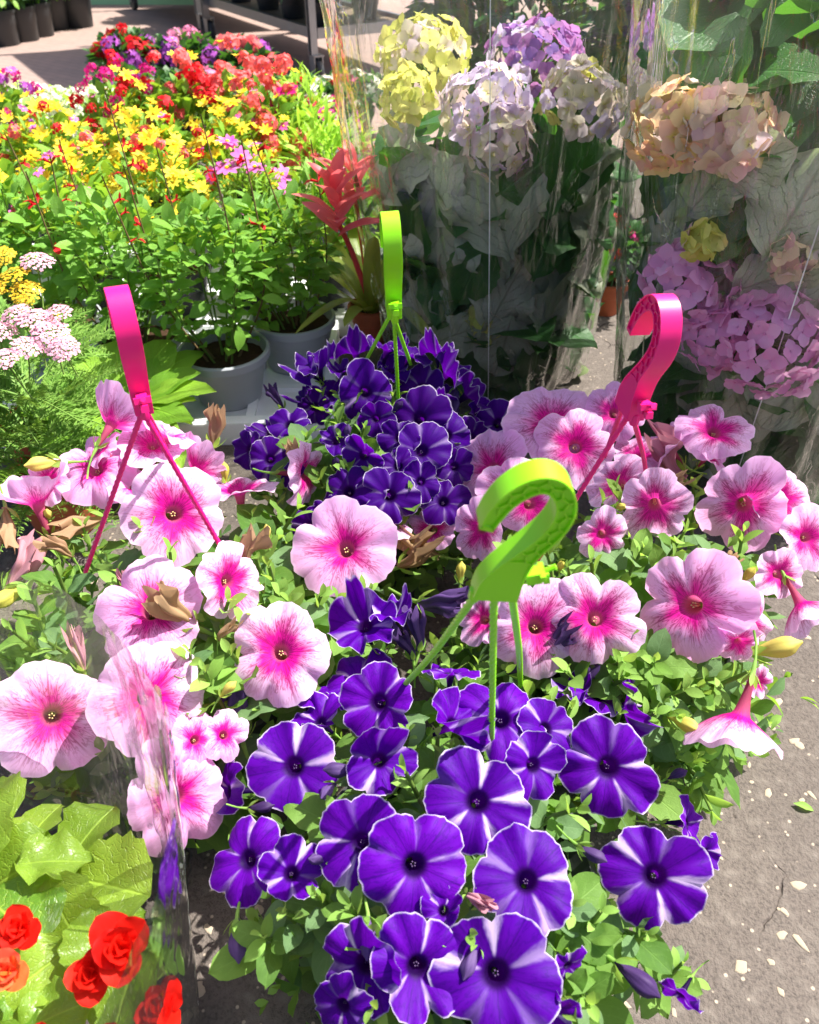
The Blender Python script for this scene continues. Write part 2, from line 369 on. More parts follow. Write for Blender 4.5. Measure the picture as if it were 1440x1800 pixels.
# ================================================================== leaf meshes
def leaf_geo(mb, L=1.0, W=0.5, nx=4, ny=7, shape=(0.75, 1.0), fold=0.15, curl=0.2, ripple=0.0, serr=0.0, petiole=0.12, seed=0, M=None, mi=0, tipw=0.0, lobes=None, sag=0.0):
    r = random.Random(seed); rows = []; uvs = []; ph = r.uniform(0, 6)
    for j in range(ny + 1):
        t = j / ny
        tt = max(0.0, (t - petiole) / (1 - petiole))
        wd = W * 0.5 * (sin(pi * min(1, max(0, tt)) ** shape[1]) ** shape[0] if 0 < tt < 1 else 0.0)
        if t <= petiole: wd = W * 0.03
        if tt >= 1: wd = tipw
        if serr: wd *= 1 + serr * (1 if j % 2 else -1)
        row = []
        for i in range(nx + 1):
            s = i / nx * 2 - 1
            x = wd * s
            z = fold * abs(x) + ripple * W * sin(t * 14 + ph + (0 if s < 0 else 1.7)) * abs(s) ** 1.5 - curl * L * t * t - sag * x * x / max(W, 1e-4)
            y = L * t * (1 - 0.12 * curl * t)
            row.append(V((x, y, z))); uvs.append((0.5 + 0.5 * s, t))
        rows.append(row)
    mb.grid(rows, uvs, mi, M); return mb
def leaf_set(name, mats, n, **k):
    out = []
    for i in range(n):
        r = random.Random(i * 7 + 1); kk = dict(k)
        for q in ('fold', 'curl', 'ripple'):
            if q in kk: kk[q] = kk[q] * r.uniform(0.4, 1.5)
        kk['W'] = kk.get('W', 0.5) * r.uniform(0.85, 1.15)
        mb = leaf_geo(MB(), seed=i, **kk)
        out.append(mb.mesh(name, mats[i % len(mats)]))
    return out
PL = leaf_set('petunia_leaf', [M_pleaf, M_pleaf_dull, M_pleaf], 6, W=0.58, nx=4, ny=9, shape=(0.55, 0.95), fold=0.22, curl=0.34, ripple=0.07, petiole=0.12)
PY = leaf_set('petunia_young_leaf', [M_pyoung], 4, W=0.46, nx=2, ny=6, shape=(0.55, 0.95), fold=0.3, curl=0.3, petiole=0.1)

# ================================================================== petunia flowers
def petunia_geo(seed, ruffle=0.05, reflex=0.12, notch=0.13, foldp=0.0, NTH=70, size_var=0.06):
    r = random.Random(seed); p = [r.uniform(0, 6.28) for _ in range(9)]; mb = MB(); rows = []; uvs = []
    prof = [(0.05, -0.95, 0.0), (0.065, -0.75, 0.05), (0.095, -0.48, 0.09), (0.125, -0.30, 0.13), (0.15, -0.19, 0.17), (0.185, -0.115, 0.21)]; lt = [r.uniform(-1, 1) for _ in range(5)]; ls = [r.uniform(-1, 1) for _ in range(5)]
    for rad, z, t in prof:
        rows.append([V((rad * cos(2 * pi * i / NTH), rad * sin(2 * pi * i / NTH), z)) for i in range(NTH + 1)])
        uvs += [(i / NTH, t) for i in range(NTH + 1)]
    NL = 10
    for j in range(1, NL + 1):
        s = j / NL; row = []
        for i in range(NTH + 1):
            th = 2 * pi * i / NTH; q = (5.0 * i / NTH) % 1.0; d = abs(q - 0.5) * 2     # d=1 at the notch
            kk = int(5.0 * i / NTH) % 5; R = (1 + 0.05 * ls[kk] * (1 - d ** 3)) - notch * d ** 3.4 + size_var * sin(2 * th + p[0]) + size_var * 0.7 * sin(3 * th + p[1]) + (0.012 * sin(19 * th + p[2]) + 0.010 * sin(31 * th + p[8])) * s
            rr = 0.185 + (R - 0.185) * s
            rf = ruffle * s * s * (0.7 * sin(5 * th + p[3]) + 0.6 * sin(8 * th + p[4]) + 0.45 * sin(13 * th + p[5]))
            z = -0.115 + 0.17 * (1 - (1 - s) ** 2.4) - reflex * s ** 2.3 * (1 + 0.6 * sin(th + p[6])) - 0.085 * s * s * d ** 4 + 0.05 * s * (1 - d ** 2) + 0.09 * lt[kk] * s * s * (1 - d ** 2) - 0.03 * s * (1 - d) ** 3 + rf
            x, y = rr * cos(th), rr * sin(th)
            if foldp:
                ax = cos(th - p[7])
                z += foldp * max(0, ax) ** 2 * s * s; k2 = 1 - 0.35 * foldp * max(0, ax) ** 2 * s; x *= k2; y *= k2
            row.append(V((x, y, z))); uvs.append((i / NTH, 0.21 + 0.79 * s))
        rows.append(row)
    mb.grid(rows, uvs); return mb
def variants(mat, name):
    out = {'flat': [], 'ruff': [], 'crush': []}
    for i in range(7): out['flat'].append(petunia_geo(i + 1, 0.07, 0.10 + 0.12 * (i % 3), 0.12 + 0.05 * (i % 3), 0.22 * (i % 2), size_var=0.05 + 0.03 * (i % 2)).mesh(name, mat))
    for i in range(5): out['ruff'].append(petunia_geo(i + 40, 0.12, 0.16, 0.2, 0.35 * (i % 3)).mesh(name, mat))
    out['horn'] = [petunia_geo(i + 60, 0.09, -0.42, 0.16, 0.1).mesh(name, mat) for i in range(3)]
    for i in range(5): out['crush'].append(petunia_geo(i + 80, 0.2, 0.0, 0.24, 0.7 + 0.2 * i).mesh(name, mat))
    return out
PINKV = variants(M_pink, 'pink_petunia_flower'); PURV = variants(M_purple, 'purple_petunia_flower'); PURSHADE = variants(M_purple_shade, 'shade_tint_petunia_flower')
def calyx_mesh():
    mb = MB()
    for i in range(5):
        a = 2 * pi * i / 5
        M = frame_y((0.05 * cos(a), 0.05 * sin(a), -1.0), (0.55 * cos(a), 0.55 * sin(a), 1.0), (cos(a), sin(a), -0.4))
        leaf_geo(mb, 0.36, 0.11, 2, 4, (0.8, 0.9), 0.2, -0.1, 0, 0, 0.02, i, M)
    mb.tube([(0, 0, -0.9), (0.01, 0, -1.06), (0.05, 0.01, -1.3), (0.16, 0.02, -1.6), (0.32, 0.02, -1.85)], [0.06, 0.055, 0.028, 0.026, 0.026], 6)
    return mb.mesh('calyx', M_pyoung)
CALYX = calyx_mesh()
def stamen_mesh(mat):
    mb = MB(); r = random.Random(3)
    for i in range(5):
        a = 2 * pi * i / 5 + 0.3; q = V((0.04 * cos(a), 0.04 * sin(a), -0.2 + r.uniform(-0.06, 0.04)))
        mb.tube([(0.02 * cos(a), 0.02 * sin(a), -0.6), q], 0.006, 4)
        mb.lathe([(0.0, -0.016), (0.015, -0.008), (0.016, 0.008), (0.0, 0.016)], 6, 0, Matrix.Translation(q))
    return mb.mesh('stamen', mat)
M_stamen2 = plain('dark_stamen', lin(92, 70, 110), 0.6, 0.3)
STAMEN = stamen_mesh(M_stamen); STAMEN2 = stamen_mesh(M_stamen2)
def wilt_geo(seed, ragged=0.25, mouth=0.3, bend=0.25):
    """a spent, closed trumpet: pleated, twisted and bent; base at the origin, along +Z"""
    r = random.Random(seed); n = 44; rows = []; uvs = []; ph = r.uniform(0, 6); tw = r.uniform(-1.5, 1.5)
    for j in range(23):
        t = j / 22
        rad = 0.07 + 0.13 * sin(min(1, t * 1.1) * pi * 0.55) ** 1.5 + (mouth - 0.2) * max(0, t - 0.75) * 1.5
        row = []
        for i in range(n + 1):
            a = 2 * pi * (i % n) / n
            pl = 1 + (0.15 + 0.25 * t) * sin(5 * a + ph + tw * t * 3) + 0.18 * t * sin(9 * a + ph * 2 + 4 * t) + 0.1 * sin(3 * a - 5 * t)
            z = t + ragged * t * t * (0.35 * sin(4 * a + ph) + 0.3 * sin(7 * a + 2 * ph)) * min(1, max(0, (t - 0.5) * 3))
            cx = bend * t * t + 0.03 * sin(9 * t + ph)
            row.append(V((cx + rad * pl * cos(a), rad * pl * sin(a) * 0.8, z - 0.2 * bend * t * t))); uvs.append((i / n, t))
        rows.append(row)
    return MB().grid(rows, uvs)
def bud_geo(seed, pl=0.12):
    r = random.Random(seed); n = 20; rows = []; uvs = []; ph = r.uniform(0, 6)
    for j in range(12):
        t = j / 11; rad = (0.06 + 0.11 * sin(pi * t ** 1.4) ** 1.2 + 0.05 * t) * (1 - max(0, t - 0.8) * 4.2)
        rows.append([V((0.1 * t * t + max(rad, 0.004) * (1 + pl * sin(5 * 2 * pi * i / n + ph + 4 * t)) * cos(2 * pi * i / n), max(rad, 0.004) * (1 + pl * sin(5 * 2 * pi * i / n + ph + 4 * t)) * sin(2 * pi * i / n), t)) for i in range(n + 1)])
        uvs += [(i / n, t) for i in range(n + 1)]
    return MB().grid(rows, uvs)
WILT = {c: [wilt_geo(i + 5 * k, 0.25 + 0.1 * i, 0.2 + 0.1 * (i % 3), 0.15 + 0.1 * i).mesh('withered_flower', m) for i in range(4)]
        for k, (c, m) in enumerate((('tan', M_wilt_tan), ('pink', M_wilt_pink), ('purple', M_wilt_purple)))}
BUD = {'purple': [bud_geo(i).mesh('flower_bud', M_wilt_purple) for i in range(3)], 'yellow': [bud_geo(i + 9).mesh('flower_bud', M_budyellow) for i in range(3)]}
def bud_calyx():
    mb = MB()
    for i in range(5):
        a = 2 * pi * i / 5
        leaf_geo(mb, 0.5, 0.17, 2, 4, (0.8, 0.9), 0.2, 0.2, 0, 0, 0.02, i, frame_y((0.04 * cos(a), 0.04 * sin(a), -0.02), (0.9 * cos(a), 0.9 * sin(a), 0.8), (cos(a), sin(a), -0.5)))
    mb.tube([(0, 0, 0.02), (0, 0, -0.1), (0.05, 0, -0.45), (0.18, 0.02, -0.9)], [0.06, 0.05, 0.03, 0.03], 6)
    return mb.mesh('calyx', M_pyoung)
BCALYX = bud_calyx()

# ================================================================== hook, cords, pot of the hanging baskets
HPATH = [(x_ * 0.84, z_) for x_, z_ in [(-13, 54), (-9.5, 62), (-4.5, 70), (1.5, 76), (8, 80), (14.5, 81.5), (21, 80), (26.5, 75.5), (30, 69), (31, 62), (29.5, 55.5), (26.5, 49.5), (22.5, 44), (18, 38.5), (13, 32), (8.5, 25), (4.5, 17.5), (1.5, 9.5), (0, 0)]]
HTHK = [3.6, 4.3, 4.6, 4.8, 5, 5, 5, 5, 5, 5, 5, 5, 5, 5.2, 6.2, 8, 10, 11.6, 12]
def catmull(P, k):
    out = []
    for i in range(len(P) - 1):
        a, b, c, d = P[max(i - 1, 0)], P[i], P[i + 1], P[min(i + 2, len(P) - 1)]
        for j in range(k):
            t = j / k
            out.append(tuple(0.5 * (2 * b[q] + (c[q] - a[q]) * t + (2 * a[q] - 5 * b[q] + 4 * c[q] - d[q]) * t * t + (3 * b[q] - a[q] - 3 * c[q] + d[q]) * t ** 3) for q in range(len(b))))
    out.append(tuple(P[-1])); return out
HP = catmull([(x, z, h) for (x, z), h in zip(HPATH, HTHK)], 4)
def hook_frames():
    fr = []
    for i, (x, z, h) in enumerate(HP):
        a = HP[max(i - 1, 0)]; b = HP[min(i + 1, len(HP) - 1)]
        t = V((b[0] - a[0], 0, b[1] - a[1])).normalized(); n = V((-t.z, 0, t.x))      # outward (left of travel)
        fr.append((V((x, 0, z)), t, n, h))
    return fr
def hook_mesh(mat):
    mb = MB(); fr = hook_frames(); rows = []; k = 0.001; f, wd = 1.2, 7.0
    for i, (p, t, n, h) in enumerate(fr):
        u = max(0.0, (i / (len(fr) - 1) - 0.72) / 0.28); wb = 5.4 + 0.7 * min(1, u * 1.6); ww = wd - 1.2 * u
        if i == 0: wb = ww - 0.01
        pr = [(h, -ww), (h, ww), (h - f, ww), (h - f, wb), (-h + f, wb), (-h + f, ww), (-h, ww), (-h, -ww), (-h + f, -ww), (-h + f, -wb), (h - f, -wb), (h - f, -ww)]
        rows.append([(p + n * a + V((0, b, 0))) * k for a, b in pr])
    mb.grid(rows, None, 0, None, True)
    N = 12; mb.f.append(tuple(range(N))); mb.mi.append(0); e = (len(rows) - 1) * N; mb.f.append(tuple(range(e + N - 1, e - 1, -1))); mb.mi.append(0)
    # tip and foot closing plates
    p, t, n, h = fr[0]; mb.box((0, 0, 0), (0.0022, 0.0140, 2 * h * k), 0, Matrix.Translation(p * k) @ Matrix((t, V((0, 1, 0)), n)).transposed().to_4x4())
    # honeycomb ribs on both faces
    ln = [0.0]
    for i in range(1, len(fr)): ln.append(ln[-1] + (fr[i][0] - fr[i - 1][0]).length)
    def at(s, a, y):
        for i in range(1, len(fr)):
            if ln[i] >= s or i == len(fr) - 1:
                q = (s - ln[i - 1]) / max(1e-6, ln[i] - ln[i - 1]); p = fr[i - 1][0].lerp(fr[i][0], q); n = fr[i - 1][2].lerp(fr[i][2], q).normalized(); h = fr[i - 1][3] * (1 - q) + fr[i][3] * q
                return (p + n * (a * (h - 0.6)) + V((0, y, 0))) * k
    def rib(a, b):
        for sg in (-1, 1):
            A0, A1, B0, B1 = at(*a, sg * 5.2), at(*a, sg * 6.6), at(*b, sg * 5.2), at(*b, sg * 6.6)
            d = (B0 - A0).normalized(); c = d.cross(V((0, 1, 0))) * 0.00045
            mb.add([A0 - c, A0 + c, A1 + c, A1 - c, B0 - c, B0 + c, B1 + c, B1 - c], [(0, 1, 2, 3), (7, 6, 5, 4), (0, 4, 5, 1), (1, 5, 6, 2), (2, 6, 7, 3), (3, 7, 4, 0)])
    P = 8.6; s = 14.0
    while s < 98:
        rib((s, 1), (s, 0.3)); rib((s, 0.3), (s + P / 2, -0.25)); rib((s, 0.3), (s - P / 2, -0.25)); rib((s + P / 2, -0.25), (s + P / 2, -1)); s += P
    rib((s, 1), (s, 0.3)); rib((s, 0.3), (s - P / 2, -0.25)); rib((s, 0.3), (s + 4, -1))
    # three lugs for the cords
    for x in (-10.2, 0.4, 10.2):
        mb.lathe([(0.0, 0.004), (0.0032, 0.003), (0.0036, -0.002), (0.0028, -0.005), (0.0, -0.006)], 10, 0, Matrix.Translation((x * k, 0, 0)))
    return mb.mesh('hook', mat, True, 32)
def tab_mesh(mat):
    mb = MB()
    mb.box((0.004, 0, 0), (0.008, 0.007, 0.0075)); mb.box((0.0085, 0, 0.0015), (0.003, 0.011, 0.004)); mb.box((0.0105, 0, -0.0035), (0.0035, 0.005, 0.0045))
    mb.tube([(0.008, 0, 0.002), (0.013, 0, 0.003), (0.016, 0, 0.004)], [0.0013, 0.0013, 0.0018], 7)
    return mb.mesh('locking_tab', mat, True, 30)
HOOK = {'green': (hook_mesh(M_green), tab_mesh(M_green), M_green), 'pink': (hook_mesh(M_hpink), tab_mesh(M_hpink), M_hpink)}
def rope_mesh(pts, mat, rad=0.0023):
    pts = catmull([tuple(p) for p in pts], 14); pts = [V(p) for p in pts]
    mb = MB(); rows = []; L = 0.0; n = 12; res = []
    for a, b in zip(pts, pts[1:]):
        m_ = max(1, int((b - a).length / 0.0016))
        for j in range(m_): res.append(a.lerp(b, j / m_))
    res.append(pts[-1]); ref = V((0.31, 0.77, 0.2))
    for i, p in enumerate(res):
        t = (res[min(i + 1, len(res) - 1)] - res[max(i - 1, 0)]).normalized(); a = t.cross(ref).normalized(); b = t.cross(a)
        if i: L += (p - res[i - 1]).length
        row = []
        for j in range(n):
            q = 2 * pi * j / n; rr = rad * (0.70 + 0.40 * abs(cos(q * 1.5 - L * 420)))
            row.append(p + a * (rr * cos(q)) + b * (rr * sin(q)))
        rows.append(row)
    return mb.grid(rows, None, 0, None, True).mesh('cord', mat)
def basket_pot():
    mb = MB(); mb.lathe([(0.0, 0.0), (0.075, 0.0), (0.082, 0.004), (0.112, 0.125), (0.122, 0.128), (0.122, 0.142), (0.117, 0.142), (0.108, 0.128), (0.10, 0.12), (0.0, 0.122)], 48)
    return mb.mesh('pot', M_potdark, True, 40)
BPOT = basket_pot()
STEM = MB().tube([(0, 0, -0.02), (0.02, 0.3, 0.01), (-0.01, 0.65, 0.03), (0.0, 1.0, 0.0)], [0.032, 0.03, 0.026, 0.02], 5).mesh('stem', M_stem)

def dome_hit(c, rad, u, v, k=1.0):
    d = ray(u, v).normalized(); R = V(rad) * k
    o = CAM - V(c); a = V((o.x / R.x, o.y / R.y, o.z / R.z)); b = V((d.x / R.x, d.y / R.y, d.z / R.z))
    A, B, C = b.dot(b), a.dot(b), a.dot(a) - 1; D = B * B - A * C
    t = (-B - sqrt(D)) / A if D > 0 else -B / A
    p = CAM + d * t; p.z = max(p.z, 0.02)
    return p
def cam_dir(p, a, b, c):
    f = (V(p) - CAM).normalized(); r = f.cross(V((0, 0, 1))).normalized(); u = r.cross(f)
    return (r * a + u * b - f * c).normalized()

def basket(label, group, base, dome_c, dome_r, hook, hookpos, hookyaw, hooktilt, anchors, flowers, wilts, buds, vs, seed, nshoot=34, nfill=110, leafscale=1.0, shoots=()):
    r = random.Random(seed); base = V(base)
    T = thing('hanging_petunia_basket', label, 'hanging basket', base, group)
    part('pot', BPOT, T, Matrix.Translation(base))
    HM, TM, CM = HOOK[hook]
    MH = Matrix.Translation(V(hookpos)) @ Matrix.Rotation(hooktilt[1], 4, 'Y') @ Matrix.Rotation(hooktilt[0], 4, 'X') @ Matrix.Rotation(hookyaw, 4, 'Z') @ Matrix.Scale(hooktilt[2] if len(hooktilt) > 2 else 1.15, 4)
    h = part('hook', HM, T, MH); sub('locking_tab', TM, h, Matrix.Translation((0.0155, 0, 0.0125)) @ Matrix.Rotation(radians(-12), 4, 'Y'))
    for lx, (au, av, bx, by, bz) in zip((-10.2, 0.4, 10.2), anchors):
        p0 = MH @ V((lx * 0.001, 0, -0.003)); p3 = dome_hit(dome_c, dome_r, au, av, 0.95); m_ = (p0 + p3) / 2 + V((bx, by, bz))
        part('cord', rope_mesh([p0, p0.lerp(m_, 0.5) + V((bx, by, bz)) * 0.2, m_, p3], CM), T)
    C, R = V(dome_c), V(dome_r)
    fpos = []
    for fl in flowers:
        u, v, d, a, b, c = fl[:6]; kind = fl[6] if len(fl) > 6 else 'flat'; kind = 'ruff' if (kind == 'flat' and vs is not PINKV and r.random() < 0.3) else kind; lift = fl[7] if len(fl) > 7 else 1.0
        p = dome_hit(C, R, u, v, lift * 1.03)
        s = px(p, d) / 2 / (0.95 if vs is PINKV else 0.91); nz = cam_dir(p, a + r.uniform(-.22, .22), b + r.uniform(-.2, .2), c)
        fo = part('flower', r.choice(vs[kind]), T, frame(p, nz, None, s, r.uniform(0, 6.28)))
        sub('stamen', STAMEN if vs is PINKV else STAMEN2, fo); sub('calyx', CALYX, fo, Matrix.Rotation(r.uniform(0, 6), 4, 'Z'))
        fpos.append((p, s))
    for u, v, d, a, b, c, kind in wilts:
        p = dome_hit(C, R, u, v, 1.02); s = px(p, d) * 0.88; nz = cam_dir(p, a, b, c)
        o = part('withered_flower', r.choice(WILT[kind]), T, frame(p - nz * s * 0.5, nz, None, s, r.uniform(0, 6.28))); sub('calyx', BCALYX, o, Matrix.Scale(0.85, 4))
    for u, v, d, a, b, c, kind in buds:
        p = dome_hit(C, R, u, v, 1.02); s = px(p, d) * 0.8; nz = cam_dir(p, a, b, c)
        o = part('flower_bud', r.choice(BUD[kind]), T, frame(p - nz * s * 0.5, nz, None, s, r.uniform(0, 6.28))); sub('calyx', BCALYX, o)
    tocam = (CAM - C).normalized(); fill = MB(); pool = 0
    fillgeo = []
    for i in range(4):
        g_ = MB(); leaf_geo(g_, 1, 0.58, 2, 4, (0.7, 0.95), 0.22, 0.28, 0.03, 0, 0.14, i); fillgeo.append(g_)
    def shoot(n, k, ind):
        nonlocal pool
        q = C + V((n.x * R.x, n.y * R.y, n.z * R.z)) * k
        if q.z < 0.03: q.z = 0.03 + r.uniform(0, 0.02)
        N = V((n.x / R.x, n.y / R.y, n.z / R.z)).normalized()
        ax = (N * 0.8 + V((0, 0, 0.55)) + rv(r) * 0.45).normalized(); Ls = r.uniform(0.035, 0.06) * leafscale
        s0 = q - ax * Ls
        if ind: part('stem', STEM, T, frame_y(s0 - ax * 0.02, ax, rv(r), Ls + 0.02))
        side = ax.cross(rv(r)).normalized(); npair = 5 if ind else 3
        for m_ in range(npair):
            t = m_ / (npair - 1); pos = s0 + ax * Ls * t
            size = (0.039 * (1 - t) + 0.011 * t) * r.uniform(0.7, 1.3) * leafscale
            out = 1.0 - 0.55 * t
            for sg in (-1, 1):
                dr = (side * sg * out + ax * (0.35 + 0.9 * t) + rv(r) * 0.25).normalized()
                M = frame_y(pos, dr, ax + rv(r) * 0.35, size)
                if ind:
                    part('leaf', r.choice(PY if t > 0.6 else PL), T, M); pool += 1
                else:
                    g_ = r.choice(fillgeo); fill.add(g_.v, g_.f, g_.uv, 1 if (t > 0.7 and r.random() < 0.5) else (0 if r.random() < 0.6 else 2), M)
            side = (Matrix.Rotation(radians(80), 3, ax) @ side)
    for su, sv in shoots:
        q = dome_hit(C, R, su, sv, 1.0); shoot(V(((q.x - C.x) / R.x, (q.y - C.y) / R.y, (q.z - C.z) / R.z)).normalized(), 1.02, True)
    done = len(shoots); tries = 0
    while done < nshoot and tries < 4000:
        tries += 1; n = rv(r)
        if n.z < -0.25 or n.dot(tocam) < -0.1: continue
        q = C + V((n.x * R.x, n.y * R.y, n.z * R.z)) * 0.97
        dq = (q - CAM).normalized()
        bad = 0                                       # keep the big shoots out from in front of the open flowers
        for p, s in fpos:
            dp = (p - CAM); a_ = dp.length
            if (dq * a_ - dp).length < s * 0.75 and r.random() < 0.85: bad = 1; break
        if bad: continue
        shoot(n, r.uniform(0.86, 1.0), True); done += 1
    done = 0
    while done < nfill:
        n = rv(r)
        if n.z < -0.45: continue
        shoot(n, r.uniform(0.45, 0.92), False); done += 1
    part('foliage', fill.mesh('foliage', [M_pleaf, M_pyoung, M_pleaf_dull]), T, None, 'stuff')
    return T

# ================================================================== the four hanging baskets
GRP = 'petunia hanging baskets on the ground'
near = [(840,1408,168,0,.05,1),(730,1522,176,0,0,1),(632,1482,150,-.35,.1,.9,'flat',.99),(925,1547,166,.05,-.05,1),(1150,1540,168,.1,0,1),(1070,1350,158,.1,.1,1),
 (515,1348,146,-.2,.15,1),(665,1235,132,0,.15,1,'ruff'),(880,1262,150,0,.35,.9),(962,1280,100,.5,.3,.7),(940,1345,112,.5,-.1,.7,'ruff'),(432,1512,140,-.45,.1,.8),(512,1535,112,.1,-.1,.9,'crush'),
 (398,1390,112,-.9,.15,.25,'ruff'),(640,1700,160,-.3,-.35,.9,'ruff'),(735,1702,165,.1,-.4,.9,'ruff'),(872,1712,200,0,-.2,1),(800,1272,116,.3,.4,.5,'crush'),(668,1335,120,.1,.2,.8,'crush',.96),
 (1050,1222,100,.2,.9,.3,'ruff'),(1105,1245,104,.8,.3,.2,'crush'),(1212,1448,92,.9,.2,.2,'ruff'),(1240,1500,70,.7,-.4,.3,'ruff'),(640,1098,112,-.2,.5,.6,'crush'),(690,1078,80,.2,.8,.3,'crush'),
 (548,1213,124,0,.95,.25),(632,1195,118,-.3,.5,.6,'ruff',.96),(1195,1752,80,.1,-.9,.3,'ruff'),(1000,1700,70,.7,-.2,.5,'ruff',.93),(792,1180,90,0,.95,.2,'ruff'),(1005,1215,80,0,.8,.4,'crush'),
 (600,1770,110,-.4,-.5,.7,'ruff'),(960,1775,110,.2,-.5,.8,'ruff',.97),(560,1270,100,-.3,.3,.7,'crush',.94),(780,1600,80,.2,.1,.8,'crush',.93)]
near_w = [(830,1578,70,.2,-.1,.8,'pink'),(415,1250,130,0,.7,.3,'purple'),(400,1290,80,-.4,.2,.6,'pink'),(930,1165,100,.8,.5,.2,'purple'),(985,1130,90,.7,.6,.1,'purple'),(740,1110,80,.1,.95,.1,'purple'),(720,1130,70,-.2,.9,.1,'purple'),(1030,1195,60,.6,.7,.2,'purple')]
near_b = [(1040,1502,70,.9,-.2,.2,'purple'),(1120,1722,110,.95,-.1,.15,'purple'),(415,1655,90,-.35,-.9,.2,'purple'),(650,1650,90,0,-.95,.3,'purple'),(828,1690,80,-.2,-.9,.3,'purple'),(600,1355,80,-.95,0,.2,'purple'),(1190,1360,50,.5,.6,.2,'purple'),(560,1510,60,-.6,.2,.4,'purple'),(460,1420,60,.8,-.2,.3,'purple'),(575,1390,60,-.5,-.3,.5,'purple')]
basket('purple and white petunia basket with upright lime green hook, nearest the camera', GRP, (0.035, 0.335, 0), (0.035, 0.335, 0.115), (0.195, 0.205, 0.155), 'green',
       tuple(at_y(868, 1042, 0.315)), radians(4), (radians(4), radians(3), 1.03),
       [(700, 1215, 0, 0, -0.006), (864, 1300, 0, 0, 0), (915, 1205, 0.002, 0.0, -0.004)],
       near, near_w, near_b, PURV, 21, 30, 190, 1.12, [(620,1240),(790,1180),(760,1150),(960,1225),(720,1290),(770,1300),(935,1190),(1000,1250),(715,1362),(1010,1425),(1190,1330),(1212,1370),(620,1590),(510,1602),(470,1645),(560,1572),(652,1640),(822,1640),(1050,1600),(1000,1590),(1130,1640),(1190,1690),(1222,1725),(990,1755),(660,1765),(1030,1760),(592,1425),(840,1172)])

left = [(307,903,172,-.05,.15,1),(166,822,132,-.3,.5,.8),(200,740,116,.55,.62,-.3,'horn',1.05),(268,778,118,0,.7,.6),(296,760,116,.45,.8,.15,'ruff',1.02),(350,822,100,.4,.4,-.5,'horn'),(420,858,124,.1,.92,.3),
 (62,876,140,-.2,.92,-.1,'horn'),(85,845,84,-.5,.5,.6,'ruff'),(405,1022,138,.45,-.1,.8,'ruff'),(266,1072,186,-.15,.3,.85),(492,1146,176,0,.1,1),(262,1225,192,.12,0,1),(90,1260,196,0,0,1),(312,1402,190,.3,-.05,.9),
 (345,1300,96,.4,.1,.8,'flat',.95),(605,962,178,0,.42,.9),(652,910,136,.1,.9,.35),(540,832,118,.85,.1,.4,'ruff'),(395,1290,90,.3,0,.8,'flat',.9),(180,790,70,-.4,.8,.2,'ruff'),(230,850,90,.2,.7,.5,'flat',.95)]
left_w = [(300,1075,130,-.55,.6,.5,'tan'),(140,1147,80,.1,.9,.4,'pink'),(42,1003,110,.75,.45,.3,'pink'),(15,930,90,-.2,-.9,.3,'tan'),(140,920,100,-.95,.1,.2,'tan'),(425,970,80,.2,.9,.2,'tan'),(382,752,80,.35,.9,.1,'tan'),(110,960,60,-.3,.8,.3,'tan'),(230,1030,50,0,.8,.5,'pink'),(742,980,110,.7,.3,.4,'tan'),(520,800,60,-.2,.9,.2,'tan'),(390,1110,50,.3,.5,.5,'tan')]
left_b = [(75,815,80,-.9,.2,.2,'yellow'),(395,830,50,.1,.9,.2,'yellow'),(85,905,40,0,.4,.8,'yellow'),(400,1210,50,.7,.5,.4,'yellow'),(15,1050,90,-.8,-.2,.3,'yellow'),(470,935,40,0,.9,.3,'yellow')]
basket('pale pink veined petunia basket with pink hook seen edge-on, beside the clear begonia sleeve', GRP, (-0.225, 0.575, 0), (-0.225, 0.575, 0.12), (0.225, 0.235, 0.155), 'pink',
       tuple(at_y(250, 712, 0.56)), radians(-67), (radians(-2), radians(0), 1.20),
       [(310, 835, 0.002, 0, 0), (150, 1005, 0, 0, 0), (405, 990, 0, 0, 0)],
       left, left_w, left_b, PINKV, 22, 30, 230, 1.38, [(60,1040),(100,1000),(250,930),(210,1010),(335,850),(435,1085),(400,1060),(405,1150),(360,1180),(335,1150),(470,1000),(440,960),(560,1050),(505,1060),(640,1045),(60,935),(110,885),(480,870),(90,1130),(300,975),(680,1000),(520,900),(30,1110)])

right = [(970,742,160,-.1,.3,.95),(1012,784,138,.1,.2,.95,'flat',1.16),(862,822,140,-.35,.2,.9),(905,868,128,0,.1,.9,'ruff'),(760,930,96,-.3,.1,.9,'ruff',.97),(846,932,108,-.1,-.4,.9,'ruff'),(935,888,124,.2,-.1,.9,'flat',.97),
 (1078,724,104,-.2,.3,.8,'flat',.98),(1258,755,128,.1,.6,.8),(1172,785,112,-.4,.6,.6,'ruff'),(1245,800,70,.2,.7,.5,'ruff'),(1308,888,156,.12,0,1,'flat',1.05),(1372,878,120,.4,.1,.8,'flat',.86),(1152,890,130,.05,-.25,.95,'ruff'),(1088,850,112,-.3,.2,.8,'ruff',.98),
 (1215,1063,200,0,.05,1),(1312,1090,120,.5,-.1,.8,'flat',.96),(1046,1086,162,0,.35,.95),(942,1102,158,-.1,-.1,1),(850,1090,96,-.3,-.1,.9,'ruff',.97),(1420,945,108,.5,0,.8),(1370,1010,94,.5,.2,.7,'ruff'),(1412,1068,120,.6,-.7,.1,'horn'),
 (1300,1268,170,.15,-.95,.05,'horn',1.1),(1335,1200,56,.6,0,.5,'ruff'),(1300,1130,80,.5,-.4,.7,'ruff',.95),(1120,800,90,0,.5,.7,'flat',.95),(1060,940,90,.3,-.1,.8,'ruff',.95)]
